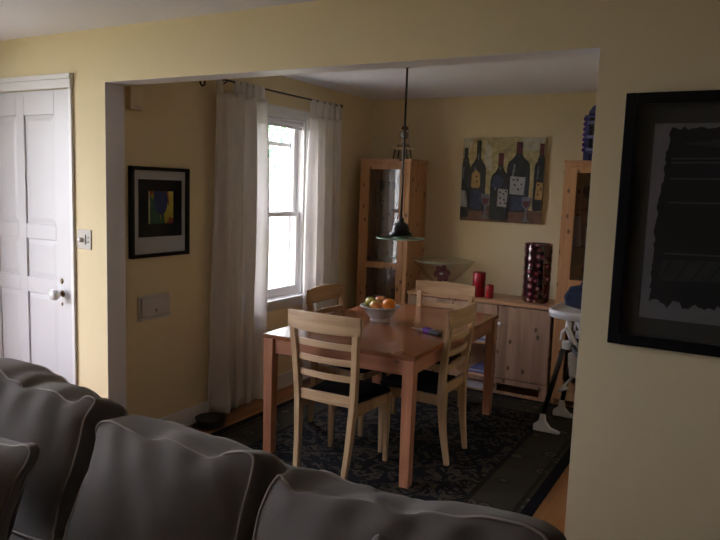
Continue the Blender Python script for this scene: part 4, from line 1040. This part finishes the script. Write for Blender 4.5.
tp = [(.93, .145), (1.0, .155), (1.10, .148), (1.194, .152), (1.289, .160), (1.351, .175), (1.376, .164), (1.373, .126), (1.345, .074), (1.333, .016), (1.32, -.05), (1.325, -.12), (1.33, -.19), (1.28, -.20), (1.13, -.185), (.98, -.195), (.93, -.19), (.945, -.05)]
tp2 = [(2.33, .190), (2.41, .185), (2.470, .212), (2.50, .19), (2.60, .165), (2.70, .17), (2.73, .15), (2.70, .05), (2.70, -.08), (2.72, -.18), (2.60, -.19), (2.45, -.18), (2.32, -.19), (2.34, -.05), (2.33, .08)]
tp = [(u - .055, v - .025) for u, v in tp]
tp2 = [(2.453, .180), (2.470, .210), (2.492, .190), (2.56, .155), (2.66, .15), (2.74, .15), (2.755, .13), (2.735, .03), (2.735, -.08), (2.75, -.18), (2.63, -.19), (2.48, -.18), (2.42, -.18), (2.425, -.05), (2.44, .08)]
cushion('throw_pillow', (0, -1.42, .70), 18, 0, tp, [((u - 1.1) * .94 + 1.09, v * .94) for u, v in tp], .05, .05, None, 'square grey throw pillow with pale piping against the left sofa cushion', 'pillow', 5)
tp2 = [(u, v - .012) for u, v in tp2]
cushion('throw_pillow', (0, -1.42, .70), 18, 0, tp2, [((u - 2.58) * .94 + 2.58, v * .96) for u, v in tp2], .05, .045, None, 'grey throw pillow whose piped corner peeks up before the right sofa cushion', 'pillow', 6)

# ------------------------------------------------------------ outside
struct(bobj('ground', [((-40, -20, -.6), (14, 40, -.5))], 'grass'), 'lawn outside')
hs = thing('neighbour_house', 'pale sided house seen through the dining room window', 'house', (-17, 19, -.5))
bm = NB(); box(bm, (-20, 8.5, -.5), (-14, 30, 2.4))
for k in range(18): box(bm, (-14, 8.5, -.4 + k * .155), (-13.98, 30, -.4 + k * .155 + .03))
obj('wall', bm, 'siding', hs, world=True)
bm = NB(); prism(bm, [(-20.4, 2.4), (-13.6, 2.4), (-17, 3.9)], lambda u, v, w: (u, 8.2 + w, v), 22.1); obj('roof', bm, 'roof', hs, world=True)
for yy in (14.6, 22.0):
    w_ = bobj('window', [((-14, yy, .5), (-13.93, yy + 1.1, 1.7))], 'trim', hs, world=True); bobj('pane', [((-13.93, yy + .08, .58), (-13.92, yy + 1.02, 1.62))], 'shade', w_, world=True)
tr = thing('garden_tree', 'leafy green tree outside the dining room window', 'tree', (-3.1, 4.8, -.5))
bm = NB(); tube(bm, [(-3.1, 4.8, -.5), (-3.05, 4.8, .8), (-3.15, 4.85, 2.2)], [.09, .07, .04], 10)
for k in range(7):
    a = k * .9; tube(bm, [(-3.1, 4.8, 1.0 + .15 * k), (-3.1 + .5 * math.cos(a), 4.8 + .5 * math.sin(a), 1.6 + .18 * k)], [.025, .008], 6)
obj('trunk', bm, 'bark', tr, world=True)
bm = NB(); rnd = random.Random(9)
for k in range(1500):
    while True:
        p = Vector((rnd.uniform(-1, 1), rnd.uniform(-1, 1), rnd.uniform(-1, 1)))
        if p.length < 1: break
    c_ = Vector((-3.1 + .75 * p.x, 4.8 + .85 * p.y, 2.25 + .85 * p.z)); s = .06
    mt = Matrix.Translation(c_) @ Matrix.Rotation(rnd.uniform(0, 6.3), 4, 'Z') @ Matrix.Rotation(rnd.uniform(0, 6.3), 4, 'X')
    vs = [bm.verts.new(mt @ Vector(q)) for q in ((0, -s, 0), (s * .45, 0, s * .08), (0, s, 0), (-s * .45, 0, s * .08))]
    bm.faces.new(vs)
fo = obj('foliage', bm, 'leaf', tr, world=True); fo['kind'] = 'stuff'

# ------------------------------------------------------------ light: overcast sky through the windows
w = bpy.data.worlds.new('overcast_sky'); sc.world = w; w.use_nodes = True
N, L = w.node_tree.nodes, w.node_tree.links
bg = N['Background']; bg.inputs[1].default_value = 9.0
tc = N.new('ShaderNodeTexCoord'); sp = N.new('ShaderNodeSeparateXYZ'); L.new(tc.outputs['Generated'], sp.inputs[0])
cr = N.new('ShaderNodeValToRGB'); cr.color_ramp.elements[0].position = 0; cr.color_ramp.elements[0].color = (.935, .925, 1.0, 1)
cr.color_ramp.elements[1].position = 1; cr.color_ramp.elements[1].color = (.89, .88, 1.0, 1)
L.new(sp.outputs['Z'], cr.inputs[0]); L.new(cr.outputs[0], bg.inputs[0])
# ------------------------------------------------------------ camera
cam = bpy.data.cameras.new('camera'); co = bpy.data.objects.new('camera', cam); C.objects.link(co)
cam.sensor_width = 36; cam.lens = 33.966; cam.clip_start = .05
Rr = Vector((.86559, .49961, .03377)); Up = Vector((-.08887, .0869, .99225)); Bk = Vector((.4928, -.86188, .11962))
co.matrix_world = Matrix(((Rr.x, Up.x, Bk.x, 3.09808), (Rr.y, Up.y, Bk.y, -2.5673), (Rr.z, Up.z, Bk.z, 1.63292), (0, 0, 0, 1)))
sc.camera = co
sc.view_settings.view_transform = 'Standard'; sc.view_settings.look = 'None'; sc.view_settings.gamma = 1; sc.view_settings.use_curve_mapping = False
sc.view_settings.exposure = 0.62
sc.cycles.max_bounces = 10; sc.cycles.diffuse_bounces = 6; sc.cycles.transparent_max_bounces = 16; sc.cycles.sample_clamp_indirect = 6
sc.cycles.use_denoising = True; sc.cycles.caustics_reflective = False; sc.cycles.caustics_refractive = False
